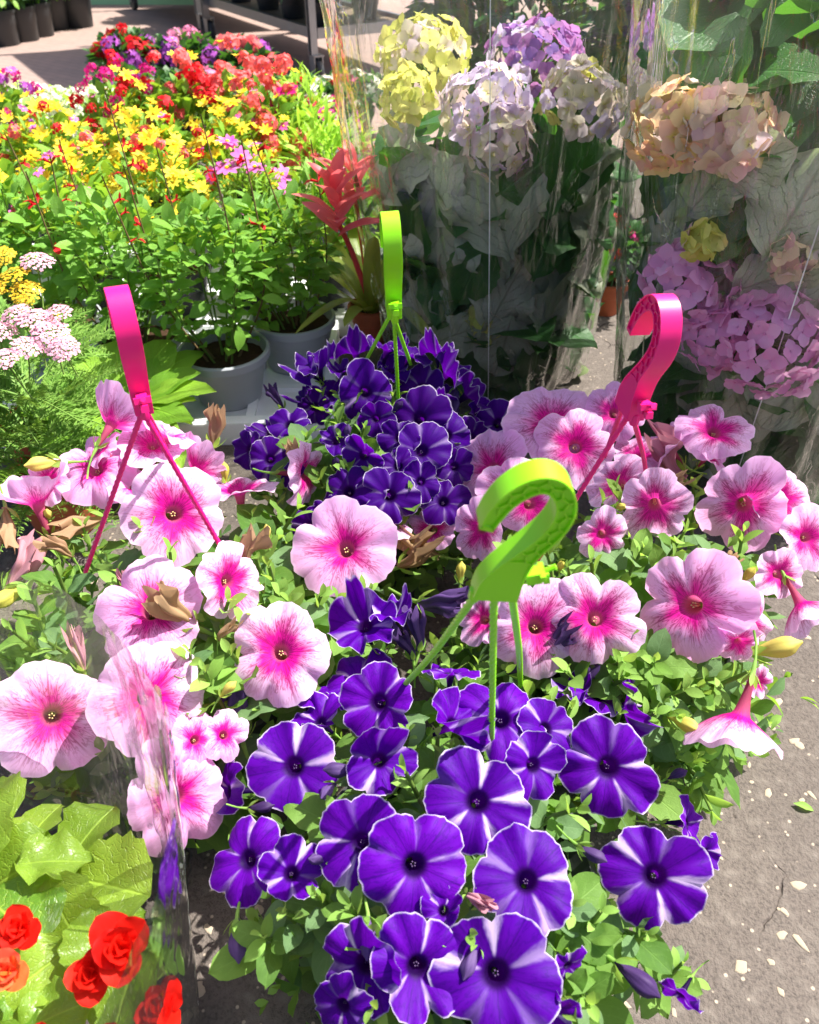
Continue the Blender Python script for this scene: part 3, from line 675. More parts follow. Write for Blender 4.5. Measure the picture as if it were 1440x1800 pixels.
right_w = [(1165,815,110,-.75,.35,.3,'pink'),(775,1065,110,.7,-.1,.5,'purple'),(1160,850,70,.4,.8,.2,'tan'),(735,965,100,-.6,.2,.4,'tan'),(1290,990,50,.3,.6,.5,'tan')]
right_b = [(1365,1140,110,.8,.55,.1,'yellow'),(1205,1270,80,.9,0,.3,'yellow'),(1315,1010,50,.3,.8,.3,'yellow'),(985,995,40,0,.6,.7,'yellow'),(810,1005,50,0,.9,.2,'yellow'),(1090,890,40,.3,.2,.8,'yellow')]
basket('pale pink veined petunia basket with pink hook, in front of the mauve hydrangea sleeve', GRP, (0.235, 0.62, 0), (0.235, 0.62, 0.12), (0.215, 0.225, 0.155), 'pink',
       tuple(at_y(1106, 722, 0.585)), radians(-80), (radians(-3), radians(2), 1.24),
       [(1060, 810, 0, 0, 0), (945, 985, 0, 0, 0), (1138, 850, 0.002, 0, 0)],
       right, right_w, right_b, PINKV, 23, 30, 230, 1.38, [(1060,890),(1085,865),(1000,1000),(960,960),(900,960),(1040,990),(1150,1160),(1200,1210),(1100,1190),(1255,1190),(1310,1180),(1190,1255),(1150,1250),(1095,1160),(1000,1180),(1230,835),(1200,940),(1180,985),(1130,965),(1090,1250)])

back = [(643,690,98,0,.05,1),(742,682,84,.1,.2,.9,'ruff'),(735,735,108,0,.2,.9),(742,792,98,-.1,.1,.9),(788,765,84,.2,.1,.9,'ruff'),(640,800,74,0,.1,1,'crush'),(612,864,90,-.1,.3,.9),(686,872,98,.1,.2,.9,'ruff'),(780,880,88,0,.3,.9,'ruff'),(876,745,80,.1,.2,.9),
 (508,745,74,-.2,.4,.8,'ruff'),(436,790,76,-.8,.2,.5,'ruff'),(474,808,74,0,.1,.95),(560,640,84,-.2,.7,.5,'crush'),(625,617,72,0,.9,.2,'crush'),(682,612,74,.1,.9,.1,'crush'),(722,622,76,.2,.8,.3,'ruff'),(790,652,84,.3,.7,.4,'crush'),(826,690,84,.5,.5,.4,'crush'),(768,618,64,.1,.9,.2,'crush'),
 (545,925,74,-.2,.1,.9,'ruff'),(553,715,64,-.3,.3,.8,'ruff',.95),(540,655,60,-.5,.6,.4,'crush'),(840,730,60,.6,.2,.4,'crush'),(600,650,60,-.2,.8,.3,'crush'),(700,820,70,.1,.1,.9,'ruff',.95),(530,700,50,-.6,.5,.3,'crush'),(580,690,56,-.3,.4,.8,'ruff'),(690,650,60,.1,.6,.6,'crush'),(660,735,64,0,.3,.9,'ruff',.97),(700,770,70,-.2,.2,.9,'ruff',.97),(590,775,60,-.3,.3,.8,'crush',.97),(655,850,64,0,.3,.8,'ruff',.98),(740,845,70,.2,.2,.9,'ruff',.98),(830,770,70,.4,.2,.8,'crush',.97),(800,820,70,.3,.1,.9,'ruff',.97),(770,700,64,.2,.4,.8,'crush'),(520,830,60,-.4,.2,.8,'ruff'),(580,900,60,-.1,.2,.9,'crush'),(470,760,56,-.5,.4,.6,'crush'),(870,790,60,.5,.1,.7,'ruff')]
back_w = [(488,700,50,-.3,.9,.1,'purple'),(800,705,60,0,-.8,.4,'purple'),(640,920,50,-.3,.3,.6,'purple')]
back_b = [(700,715,40,.3,.6,.4,'purple'),(610,760,40,0,.8,.4,'purple'),(590,815,40,0,.7,.5,'purple')]
basket('purple petunia basket, shade put into its petal colour, with lime green hook, beside the middle hydrangea sleeve', GRP, (-0.045, 0.86, 0), (-0.045, 0.86, 0.115), (0.165, 0.185, 0.150), 'green',
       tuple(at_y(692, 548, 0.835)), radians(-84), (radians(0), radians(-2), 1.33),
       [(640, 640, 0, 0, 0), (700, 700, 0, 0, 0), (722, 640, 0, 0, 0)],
       back, back_w, back_b, PURSHADE, 24, 30, 150, 1.15, [(560,680),(600,705),(540,770),(600,770),(640,755),(660,650),(690,700),(822,735),(590,735),(610,822),(560,835),(500,860),(830,795),(720,865),(700,670),(655,835)])

# ================================================================== hydrangeas in clear sleeves
M_hleaf = leaf_mat('hydrangea_leaf', lin(40, 80, 38), lin(60, 110, 50), lin(110, 180, 50), 0.30, 0.42, 0.45, 8.0, 0.3, 0.9, 0.3)
M_hunder = leaf_mat('hydrangea_leaf_underside', lin(166, 172, 150), lin(200, 200, 182), lin(180, 205, 140), 0.25, 0.75, 0.2, 7.0, 0.5, 1.0, 0.75, rib=lin(84, 90, 68))
HL = leaf_set('hydrangea_leaf', [M_hleaf], 4, W=0.72, nx=6, ny=18, shape=(0.72, 0.82), fold=0.12, curl=0.22, ripple=0.035, serr=0.035, petiole=0.06)
HU = leaf_set('hydrangea_leaf_underside', [M_hunder], 4, W=0.78, nx=6, ny=18, shape=(0.7, 0.85), fold=0.06, curl=0.14, ripple=0.13, serr=0.035, petiole=0.05, sag=0.35)
def floret_geo(seed):
    r = random.Random(seed); mb = MB()
    for i in range(4):
        a = pi / 2 * i + r.uniform(-0.15, 0.15); t = r.uniform(0.15, 0.5)
        M = frame_y((0, 0, 0.01 * i), (cos(a), sin(a), t), (-t * cos(a), -t * sin(a), 1.0))
        leaf_geo(mb, r.uniform(0.85, 1.1), 0.95, 4, 5, (0.6, 0.8), 0.1, r.uniform(-0.1, 0.35), 0.05, 0, 0.0, i + seed, M)
    mb.lathe([(0.0, 0.02), (0.07, 0.05), (0.06, 0.12), (0, 0.15)], 6)
    return mb
FLGEO = [floret_geo(i * 3) for i in range(4)]
def floret_set(name, c1, c2, centre=None):
    m = petal_mat(name + '_petal', c1, c2, None, 0.5, 0.25, centre); return [g_.mesh('floret', m) for g_ in FLGEO]
FS = {'lilac': floret_set('lilac_hydrangea', lin(214, 200, 236), lin(242, 226, 244), lin(226, 224, 160)),
      'violet': floret_set('violet_hydrangea', lin(150, 120, 200), lin(226, 150, 206)),
      'lime': floret_set('lime_hydrangea', lin(206, 214, 100), lin(232, 224, 140)),
      'cream': floret_set('cream_hydrangea', lin(232, 226, 176), lin(236, 216, 232), lin(214, 214, 110)),
      'peach': floret_set('peach_hydrangea', lin(248, 190, 178), lin(246, 230, 164), lin(232, 226, 120)),
      'blush': floret_set('blush_hydrangea', lin(236, 190, 196), lin(236, 222, 180)),
      'mauve': floret_set('mauve_hydrangea', lin(240, 168, 212), lin(248, 198, 230))}
HEADCORE = MB().tube([(0, 0, -0.95), (0.02, 0, -0.5), (0, 0, 0.1)], [0.05, 0.06, 0.03], 6)
for i in range(14):
    a = i * 2.4; HEADCORE.tube([(0, 0, -0.3), (0.6 * cos(a), 0.6 * sin(a), 0.15 + 0.4 * (i % 3) / 3)], [0.03, 0.015], 4)
HEADCORE = HEADCORE.mesh('flower_stalk', M_stem)
def head(T, p, R, kinds, n, r, axis=(0, 0, 1), flat=0.75, fl=0.020):
    axis = V(axis).normalized(); h = part('flower_head', HEADCORE, T, frame(p, axis, None, R))
    for i in range(n):
        ct = 1 - (i + 0.5) / n * 1.25; st = sqrt(max(0, 1 - ct * ct)); a = i * 2.399963
        q = V((st * cos(a), st * sin(a), ct * flat)); q *= r.uniform(0.86, 1.05)
        nrm = (q + rv(r) * 0.35).normalized(); k = kinds[0] if (r.random() < 0.55) else r.choice(kinds)
        sub('floret', r.choice(FS[k]), h, frame(q, nrm, None, fl / R * r.uniform(0.75, 1.2), r.uniform(0, 6)))
    return h
M_film = film_mat('clear_film', 0.022, 0.05); M_film2 = film_mat('clear_film_near', 0.03, 0.05, (0.96, 0.96, 0.96, 1), 0.5, 0.14, 1.7)
M_fold = film_mat('film_fold', 0.22, 0.06, (0.93, 0.93, 0.93, 1), 0.5, 0.3, 2.6)
M_seam = plain('film_seam', lin(225, 225, 220), 0.3, 0.5)
def sleeve(name, label, base, z0, z1, r0, r1, mat, seed, seam_az, wr=0.010, flare=1.0, tilt=(0, 0), group=None, fold=False):
    r = random.Random(seed); n, m = 200, 64; base = V(base); p = [r.uniform(0, 6.28) for _ in range(8)]
    def pt(a, t):
        rad = r0 + (r1 - r0) * t ** flare
        q = V((cos(a) * 3.2, sin(a) * 3.2, t * 2.6 + seed))
        rad += wr * (0.8 * noise.noise(q) + 0.7 * noise.noise(V((cos(a) * 8, sin(a) * 8, t * 2.2 + seed * 2))) + 0.25 * noise.noise(q * 7))
        rad += wr * 0.6 * sin(3 * a + p[0] + t) + wr * 0.35 * sin(7 * a + p[1] + 2 * t) + wr * 0.55 * (abs(noise.noise(V((cos(a) * 11 + t * 1.5, sin(a) * 11 - t, t * 1.3 + seed * 3)))) - 0.2)
        z = z0 + (z1 - z0) * t + (0.012 * sin(2 * a + p[2]) + 0.006 * sin(5 * a + p[3])) * t ** 3
        return V((rad * cos(a) + tilt[0] * t, rad * sin(a) + tilt[1] * t, z))
    T = thing(name, label, 'plastic sleeve', base, group)
    part('film', MB().grid([[pt(2 * pi * i / n, j / m) for i in range(n)] for j in range(m + 1)], None, 0, None, True).mesh('film', mat), T, Matrix.Translation(base))
    if fold:                                         # the lapped fold that runs up the side of the sleeve
        for a0, wd_ in ((seam_az + 0.02, 0.11), (seam_az + 0.16, 0.05)):
            rows = [[pt(a0 + wd_ * (k / 5 + 0.10 * sin(j * 0.11)), j / m) * 1.0 + V((cos(a0), sin(a0), 0)) * (0.0022 * sin(pi * k / 5) + 0.001) for k in range(6)] for j in range(m + 1)]
            part('fold', MB().grid(rows).mesh('fold', M_fold), T, Matrix.Translation(base))
    rows = []
    for j in range(m + 1):
        t = j / m; row = []
        for k in (-1, 1):
            q = pt(seam_az + k * 0.0030, t); row.append(q + V((q.x, q.y, 0)).normalized() * 0.0012)
        rows.append(row)
    part('seam', MB().grid(rows).mesh('seam', M_seam), T, Matrix.Translation(base))
    return pt
def pot_mesh(r0, r1, h, mat, soil=True, rim=0.008, n=40):
    mb = MB(); mb.lathe([(0.0, 0.0), (r0, 0.0), (r0 + 0.002, 0.003), (r0 + (r1 - r0) * 0.55, h * 0.55), (r0 + (r1 - r0) * 0.57 + 0.002, h * 0.57), (r1 - 0.002, h - 0.016), (r1 + rim * 0.5, h - 0.015), (r1 + rim * 0.55, h - 0.002), (r1 + rim * 0.3, h), (r1 - 0.002, h), (r1 - 0.006, h - 0.015), (r1 - 0.008, h * 0.78)], n)
    if soil:
        r = random.Random(1)
        rows = [[V((q * cos(2 * pi * i / n), q * sin(2 * pi * i / n), h * 0.80 + 0.006 * noise.noise(V((q * 60 * cos(2 * pi * i / n), q * 60 * sin(2 * pi * i / n), r0))))) for i in range(n)] for q in (r1 - 0.007, r1 * 0.75, r1 * 0.5, r1 * 0.25, 0.0)]
        mb.grid(rows, None, 1, None, True)
    return mb.mesh('pot', [mat, M_soil], True, 40)
def hydrangea(name, label, base, H, r0, r1, potmat, heads, leaves_out, seed, ninner=34, extra=(), pressed=(), nmass=420, Hm=0.44):
    base = V(base); r = random.Random(seed); T = thing(name, label, 'hydrangea', base)
    part('pot', pot_mesh(0.065, 0.088, 0.13, potmat), T, Matrix.Translation(base))
    for i in range(7):
        a = i * 0.9 + r.random(); q = base + V((cos(a) * r1 * 0.6, sin(a) * r1 * 0.6, H * r.uniform(0.7, 0.95)))
        b0 = base + V((cos(a) * 0.03, sin(a) * 0.03, 0.10)); mid = b0.lerp(q, 0.5) + rv(r) * 0.02
        part('stem', MB().tube(catmull([tuple(b0), tuple(mid), tuple(q)], 5), 0.0045, 6).mesh('stem', M_stem), T)
    def cone(a, z, k): 
        rad = (r0 + (r1 - r0) * z / H) * k; return base + V((cos(a) * rad, sin(a) * rad, z))
    for i in range(leaves_out):                      # pressed flat against the film, undersides out
        a = radians(-90) + (i * 0.618 % 1 - 0.5) * 4.2; z = H * (0.12 + 0.72 * ((i * 0.379 + 0.13) % 1)); s = r.uniform(0.16, 0.22)
        p = cone(a, z, 0.84); nz = V((cos(a), sin(a), -0.15)) + rv(r) * 0.2
        dr = V((0, 0, -1 if r.random() < 0.55 else 1)) + rv(r) * 0.8; dr = (dr - nz * dr.dot(nz) / nz.dot(nz)).normalized()
        part('leaf', r.choice(HU), T, frame_y(p - dr * s * 0.5, dr, nz, s))
    for i in range(ninner):
        a = r.uniform(0, 2 * pi); z = H * (r.uniform(0.08, 0.95) if i % 3 else r.uniform(0.06, 0.4)); s = r.uniform(0.11, 0.17)
        p = cone(a, z, r.uniform(0.25, 0.85)); o = V((cos(a), sin(a), 0))
        dr = (o * 0.8 + V((0, 0, r.uniform(-0.8, 0.35))) + rv(r) * 0.4).normalized()
        part('leaf', r.choice(HL), T, frame_y(p - dr * s * 0.5, dr, o * 0.4 + V((0, 0, 1)) + rv(r) * 0.3, s))
    for i, (u, v, L, ang, under) in enumerate(pressed):     # leaves lying against the film, each at its own layer
        d = ray(u, v); kk = 0.965 - 0.022 * (i % 4); t = 0.5
        while t < 4:
            q = CAM + d * t; rr = (r0 + (r1 - r0) * min(1, max(0, q.z / H))) * kk
            if (q.xy - base.xy).length < rr: break
            t += 0.004
        if t >= 4:                                       # the line of sight just misses the plant: lay the leaf on its flank
            t = (base - CAM).dot(d) / d.dot(d); q = CAM + d * t; o_ = V((q.x - base.x, q.y - base.y, 0)).normalized(); q = base + o_ * (r0 + (r1 - r0) * min(1, max(0, q.z / H))) * kk + V((0, 0, max(0.06, q.z)))
        nz = V((q.x - base.x, q.y - base.y, 0)).normalized(); tx = V((0, 0, 1)).cross(nz); s = px(q, L) * 1.05
        dr = (V((0, 0, 1)) * cos(radians(ang)) + tx * sin(radians(ang))).normalized()
        part('leaf', r.choice(HU if under else HL), T, frame_y(q - dr * s * 0.5, dr, nz, s))
    for (p, dr, nz, s, under) in extra: part('leaf', r.choice(HU if under else HL), T, frame_y(p, dr, nz, s))
    mass = MB(); g4 = [leaf_geo(MB(), 1, 0.7, 4, 8, (0.7, 0.85), 0.15, 0.3, 0.05, 0.05, 0.06, i) for i in range(4)]
    for i in range(nmass):
        a = r.uniform(0, 2 * pi); z = r.uniform(0.05, Hm); k = sqrt(r.random()) * 0.88; rad = (r0 + (r1 - r0) * min(1, z / H)) * k; o = V((cos(a), sin(a), 0))
        dr = o * 0.7 + V((0, 0, r.uniform(-0.9, 0.5))) + rv(r) * 0.5; g_ = r.choice(g4); sz = r.uniform(0.07, 0.13)
        mass.add(g_.v, g_.f, g_.uv, 0, frame_y(base + V((cos(a) * rad, sin(a) * rad, z)) - dr.normalized() * sz * 0.5, dr, o * 0.5 + V((0, 0, 1)) + rv(r) * 0.4, sz))
    part('foliage', mass.mesh('foliage', M_hleaf), T, None, 'stuff')
    for u, v, d, y, kinds, n, ax in heads:
        p = at_y(u, v, y); R = px(p, d) / 2; head(T, p - V(ax).normalized() * R * 0.3, R, kinds, n, r, ax)
    return T
# the middle sleeve
MC = V((0.155, 1.46, 0.0))
sleeve('hydrangea_sleeve', 'tall clear plastic sleeve around the lilac and lime hydrangea, behind the rear purple basket', MC, 0.012, 0.86, 0.168, 0.268, M_film, 3, radians(-93), 0.016, 0.42, (-0.05, 0), group='clear sleeves round hydrangeas')
hydrangea('sleeved_hydrangea', 'hydrangea with lilac, cream and lime flower heads inside the middle clear sleeve', MC, 0.50, 0.185, 0.236, M_foam,
  [(742,80,160,1.40,('lime','cream'),44,(-.2,-.3,1)),(945,85,170,1.46,('violet','lilac','violet'),48,(.1,-.3,1)),(858,170,150,1.30,('lilac','cream'),44,(0,-.5,.9)),(1030,165,150,1.32,('cream','lilac','lime'),44,(.2,-.4,.9)),
   (885,240,120,1.26,('cream','lilac'),34,(.1,-.8,.5)),(712,165,90,1.30,('lime',),22,(-.4,-.5,.7)),(850,568,70,1.29,('lime','cream'),14,(0,-1,.2))], 16, 31, 80,
  pressed=[(868,350,215,-20,1),(775,440,200,170,1),(700,285,180,30,1),(890,520,150,25,1),(965,425,140,20,0),(1045,430,190,-5,1),(980,535,150,30,1),(735,545,130,-30,1),(712,410,170,-160,0),(885,612,120,190,1),(1035,270,190,10,0),(655,340,190,200,1),(800,590,110,60,1),(940,300,150,60,0),(1000,620,110,-150,0),(760,330,150,-40,1),(1060,330,150,170,1),(830,480,140,200,0),(1010,590,150,-10,0),(1050,520,160,10,0),(950,640,130,170,0),(850,655,130,200,0),(760,620,130,160,0),(1060,430,170,5,0),(1040,600,130,20,1)])
# the right sleeve
RC = V((0.545, 1.12, 0.0))
sleeve('hydrangea_sleeve', 'tall clear plastic sleeve around the mauve and peach hydrangea, at the right edge', RC, 0.012, 0.98, 0.195, 0.305, M_film, 8, radians(-112), 0.016, 0.9, group='clear sleeves round hydrangeas')
def xl(u, v, y, u2, v2, y2, nz, under=False):
    a = at_y(u, v, y); b = at_y(u2, v2, y2); return (a, (b - a), V(nz), (b - a).length, under)
hydrangea('sleeved_hydrangea', 'hydrangea with mauve, peach and blush flower heads inside the right clear sleeve', RC, 0.50, 0.19, 0.24, M_foam,
  [(1185,205,150,1.02,('peach','cream'),38,(-.4,-.5,.8)),(1290,215,150,0.98,('blush','peach','cream'),38,(0,-.6,.8)),(1215,495,160,0.965,('mauve',),40,(-.2,-.8,.6)),(1370,590,190,0.90,('mauve',),46,(.1,-.8,.6)),(1270,590,120,0.93,('mauve',),28,(0,-.9,.4)),(1405,440,90,0.93,('blush','cream'),20,(.1,-.9,.5)),(1235,425,50,0.95,('lime','blush'),10,(0,-.9,.5))], 16, 32, 80,
  [xl(1240,150,1.08,1440,60,0.98,(-.1,-.4,1)), xl(1190,20,1.2,1260,150,1.05,(-.3,-.7,.7)), xl(1470,120,1.0,1370,200,0.98,(0,-.6,.8)), xl(1330,0,1.2,1180,60,1.05,(-.2,-.5,.9)), xl(1440,230,1.0,1400,330,0.93,(.1,-.9,.3))],
  [(1255,320,150,30,1),(1400,365,200,15,1),(1165,420,170,10,1),(1240,655,170,190,1),(1365,490,160,60,1),(1395,690,180,200,1),(1125,320,170,170,0),(1310,400,150,-40,0),(1185,570,130,160,1),(1330,285,130,60,1),(1130,520,150,10,0),(1300,720,150,150,1),(1150,690,140,10,0),(1430,560,150,180,1),(1230,250,130,200,0)], 480, 0.78)

# ================================================================== begonia in the near clear sleeve
BC = V((-0.335, 0.205, 0.0))
M_bleaf = leaf_mat('begonia_leaf', lin(84, 128, 40), lin(150, 180, 60), lin(200, 220, 60), 0.36, 0.35, 0.5, 6.0, 0.45, 0.7, 0.3)
M_bred = petal_mat('red_begonia_petal', lin(226, 20, 16), lin(240, 44, 26), lin(255, 60, 30), 0.36, 0.25)
M_borange = petal_mat('orange_begonia_petal', lin(232, 120, 50), lin(240, 90, 70), lin(255, 120, 60), 0.36, 0.25)
BL = leaf_set('begonia_leaf', [M_bleaf], 4, W=0.85, nx=8, ny=12, shape=(0.6, 0.75), fold=0.25, curl=0.45, ripple=0.12, serr=0.06, petiole=0.03)
def begonia_flower(seed, mat):
    r = random.Random(seed); mb = MB()
    for i in range(12):
        a = 2.4 * i; t = 0.05 + 0.16 * i
        sc = 1.0 - 0.055 * i
        leaf_geo(mb, sc, 1.1 * sc, 10, 10, (0.5, 0.75), 0.05, -0.22, 0.035, 0, 0.0, seed * 9 + i, frame_y((0, 0, 0.02 * i), (cos(a), sin(a), t), (-t * cos(a), -t * sin(a), 1)))
    return mb.mesh('flower', mat)
BFL = [begonia_flower(i, M_bred) for i in range(3)]; BFO = [begonia_flower(9, M_borange)]
def begonia():
    r = random.Random(77); T = thing('begonia_plant', 'red begonia with light green leaves inside the near clear sleeve, bottom left', 'begonia', BC)
    part('pot', pot_mesh(0.055, 0.075, 0.12, M_terra), T, Matrix.Translation(BC))
    for i in range(64):
        a = i * 2.4; k = 0.05 + 0.95 * ((i * 0.618) % 1); z = 0.25 - 0.09 * k + r.uniform(-0.02, 0.02)
        p0 = BC + V((cos(a) * 0.03, sin(a) * 0.03, 0.12)); p = BC + V((cos(a) * 0.13 * k, sin(a) * 0.13 * k, z)); o = V((cos(a), sin(a), 0.1))
        part('stem', MB().tube(catmull([tuple(p0), tuple(p0.lerp(p, 0.5) + V((0, 0, 0.02))), tuple(p)], 4), 0.003, 6).mesh('stem', M_stem), T)
        part('leaf', r.choice(BL), T, frame_y(p - o * 0.02, o + rv(r) * (0.9 - 0.6 * k), V((0, 0, 1)) + rv(r) * 0.35, r.uniform(0.04, 0.068)))
    for i in range(60):                              # the young leaves that close the middle
        a = i * 2.4; kq = sqrt((i + 0.5) / 60); q = BC + V((cos(a) * 0.15 * kq, sin(a) * 0.15 * kq, 0.262 - 0.05 * kq + 0.02 * r.random())); dr = V((cos(a * 1.7), sin(a * 1.7), r.uniform(-.1, .3))); sz = r.uniform(0.05, 0.075)
        part('leaf', r.choice(BL), T, frame_y(q - dr.normalized() * sz * 0.5, dr, V((0, 0, 1)) + rv(r) * 0.4, sz))
    for u, v, d, z, ms in [(215, 1665, 130, 0.275, BFL), (160, 1710, 100, 0.265, BFL), (40, 1632, 96, 0.27, BFL), (292, 1775, 110, 0.24, BFL), (15, 1705, 90, 0.27, BFO), (-60, 1600, 100, 0.27, BFL), (60, 1850, 110, 0.27, BFL), (185, 1850, 110, 0.27, BFL)]:
        p = at_z(u, v, z); nz = V((r.uniform(-.4, .4), r.uniform(-.6, .1), 1)); fo = part('flower', r.choice(ms), T, frame(p, nz, None, px(p, d) / 2 * 1.05, r.uniform(0, 6)))
begonia()
sleeve('begonia_sleeve', 'clear plastic sleeve around the red begonia in the bottom left corner', BC, 0.01, 0.405, 0.16, 0.208, M_film2, 5, radians(20), 0.0045, 0.85, fold=True)

# ================================================================== bedding plants on foam trays, to the left
def foam_tray(label, c, dx, dy, h, rot):
    mb = MB(); nx, ny = 4, 3; M = Matrix.Translation(V(c)) @ Matrix.Rotation(rot, 4, 'Z')
    b = 0.006; prof = [(0.0, 0.0), (0.0, h - b), (b * 0.3, h - b * 0.3), (b, h), (0.022, h), (0.026, h - 0.012), (0.03, h - 0.014)]
    def rect(i): a, c_ = dx / 2 - i, dy / 2 - i; return [V((-a, -c_, 0)), V((0, -c_, 0)), V((a, -c_, 0)), V((a, 0, 0)), V((a, c_, 0)), V((0, c_, 0)), V((-a, c_, 0)), V((-a, 0, 0))]
    rows = [[q + V((0, 0, z)) for q in rect(i)] for i, z in prof]; mb.grid(rows, None, 0, None, True)
    e = len(mb.v) - 8; mb.f.append(tuple(range(e, e + 8))); mb.mi.append(0)
    for i in range(1, nx): mb.box((-dx / 2 + dx * i / nx, 0, h - 0.011), (0.016, dy - 0.062, 0.010))
    for j in range(1, ny): mb.box((0, -dy / 2 + dy * j / ny, h - 0.012), (dx - 0.062, 0.016, 0.010))
    return single('foam_tray', mb.mesh('foam_tray', M_foam, True, 30), label, 'tray', M, 'white foam trays under the bedding plants')
TZ = 0.032
foam_tray('white foam tray under the grey pots, next to the rear purple basket', (-0.44, 1.37, 0), 0.60, 0.40, 0.045, radians(3))
foam_tray('white foam tray under the bromeliad, further back', (-0.16, 1.80, 0), 0.62, 0.42, 0.045, radians(4))
foam_tray('white foam tray under the yellow flowers, at the left', (-0.82, 1.82, 0), 0.62, 0.42, 0.045, radians(3))

M_salv = leaf_mat('salvia_leaf', lin(98, 152, 52), lin(136, 188, 70), lin(180, 226, 66), 0.34, 0.45, 0.4, 6.0, 0.25, 0.6, 0.25)
M_bed = leaf_mat('bedding_leaf', lin(84, 134, 40), lin(134, 182, 60), lin(180, 224, 60), 0.34, 0.5, 0.35, 6.0, 0.2, 0.3, 0.25)
M_lime = leaf_mat('lime_leaf', lin(140, 196, 50), lin(176, 222, 84), lin(200, 240, 80), 0.36, 0.5, 0.3, 6.0, 0.15, 0.2, 0.2)
M_dark = leaf_mat('dark_green_leaf', lin(44, 84, 40), lin(70, 116, 54), lin(100, 160, 50), 0.28, 0.45, 0.4, 6.0, 0.2, 0.3, 0.25)
SL = leaf_set('salvia_leaf', [M_salv], 5, W=0.62, nx=4, ny=7, shape=(0.7, 0.8), fold=0.25, curl=0.25, ripple=0.05, serr=0.04, petiole=0.14)
def petals_geo(mb, n, L, W, tilt, seed, M=None, mi=0, curl=0.1, shape=(0.6, 0.8), z0=0.0):
    r = random.Random(seed)
    for i in range(n):
        a = 2 * pi * i / n + r.uniform(-0.12, 0.12); t = tilt + r.uniform(-0.12, 0.12)
        m = frame_y((0, 0, z0), (cos(a), sin(a), t), (-t * cos(a), -t * sin(a), 1))
        leaf_geo(mb, L * r.uniform(0.88, 1.08), W, 2, 4, shape, 0.1, curl, 0.03, 0, 0.0, seed + i, (M @ m) if M is not None else m, mi, tipw=W * 0.12)
def daisy(seed, n, W, m1, m2, tilt=0.15, disc=0.22):
    mb = MB(); petals_geo(mb, n, 1.0, W, tilt, seed); mb.lathe([(disc, 0.0), (disc, 0.08), (disc * 0.6, 0.16), (0, 0.18)], 10, 1); return mb.mesh('flower', [m1, m2])
def cluster(seed, n, mat, fl=0.38, flat=0.8, np_=5, W=0.6, mat2=None):
    r = random.Random(seed); mb = MB()
    for i in range(n):
        ct = 1 - (i + 0.5) / n * 1.15; st = sqrt(1 - ct * ct); a = i * 2.4
        q = V((st * cos(a), st * sin(a), ct * flat)) * r.uniform(0.82, 1.06)
        petals_geo(mb, np_, 1, W, 0.1, seed + i, frame(q, q + rv(r) * 0.4, None, fl * r.uniform(0.75, 1.15), r.uniform(0, 6)), 0)
    for i in range(5):
        a = i * 1.26; mb.tube([(0, 0, -0.5), (0.5 * cos(a), 0.5 * sin(a), 0.2)], 0.03, 4, 1)
    return mb.mesh('flower_head', [mat, M_stem])
M_yel = petal_mat('yellow_petal', lin(250, 216, 30), lin(252, 232, 84), lin(255, 230, 40), 0.36, 0.15)
M_eye = plain('flower_eye', lin(240, 190, 30), 0.8, 0.2, 0.3, 300, 0.4)
M_cospink = petal_mat('pink_cosmos_petal', lin(236, 96, 190), lin(246, 140, 214), None, 0.36, 0.2)
M_magenta = petal_mat('magenta_petal', lin(206, 14, 120), lin(228, 40, 150), None, 0.34, 0.2)
M_coral = petal_mat('coral_red_petal', lin(250, 96, 100), lin(252, 140, 138), lin(255, 90, 70), 0.36, 0.2)
M_red = petal_mat('red_petal', lin(206, 12, 30), lin(230, 32, 44), None, 0.34, 0.2)
M_purple2 = petal_mat('violet_petal', lin(150, 60, 170), lin(200, 100, 200), None, 0.34, 0.2)
M_pink2 = petal_mat('soft_pink_petal', lin(236, 130, 176), lin(246, 170, 200), None, 0.36, 0.2)
M_white2 = petal_mat('white_petal', lin(236, 236, 210), lin(250, 248, 232), None, 0.34, 0.1)
M_cream2 = petal_mat('cream_petal', lin(236, 214, 140), lin(244, 230, 190), None, 0.34, 0.1)
DY = [daisy(i, 8, 0.42, M_yel, M_eye, 0.1 + 0.12 * i) for i in range(4)]
DP = [daisy(i + 9, 8, 0.55, M_cospink, M_eye, 0.1 + 0.1 * i, 0.18) for i in range(3)]
DM = [daisy(i + 19, 8, 0.6, M_magenta, M_eye, 0.1 + 0.1 * i, 0.2) for i in range(2)]
CL = {'coral': [cluster(i, 15, M_coral, 0.5, 1.1, 4, 0.9) for i in range(3)], 'red': [cluster(i + 5, 15, M_red, 0.45, 1.1, 4, 0.9) for i in range(3)],
      'magenta': [cluster(i + 9, 16, M_magenta, 0.4) for i in range(2)], 'violet': [cluster(i + 14, 16, M_purple2, 0.4) for i in range(2)], 'pink': [cluster(i + 19, 16, M_pink2, 0.4) for i in range(2)],
      'white': [cluster(i + 24, 14, M_white2, 0.4) for i in range(2)], 'cream': [cluster(i + 29, 10, M_cream2, 0.45, 1.3, 3, 0.5) for i in range(2)]}
def salvia_flower(seed):
    mb = MB()
    leaf_geo(mb, 0.9, 0.75, 4, 5, (0.6, 0.7), 0.1, 0.4, 0.06, 0, 0.0, seed, frame_y((0, 0, 0), (0.2, 1, -0.4), (0, 0.4, 1)))
    leaf_geo(mb, 0.6, 0.45, 2, 4, (0.6, 0.7), 0.1, -0.4, 0.0, 0, 0.0, seed + 1, frame_y((0, 0, 0.1), (0, 1, 0.6), (0, -0.6, 1)))
    mb.tube([(0, -0.75, 0.05), (0, -0.3, 0.05), (0, 0.1, 0.03)], [0.09, 0.13, 0.17], 7)
    return mb.mesh('flower', M_red)
SF = [salvia_flower(i) for i in range(3)]
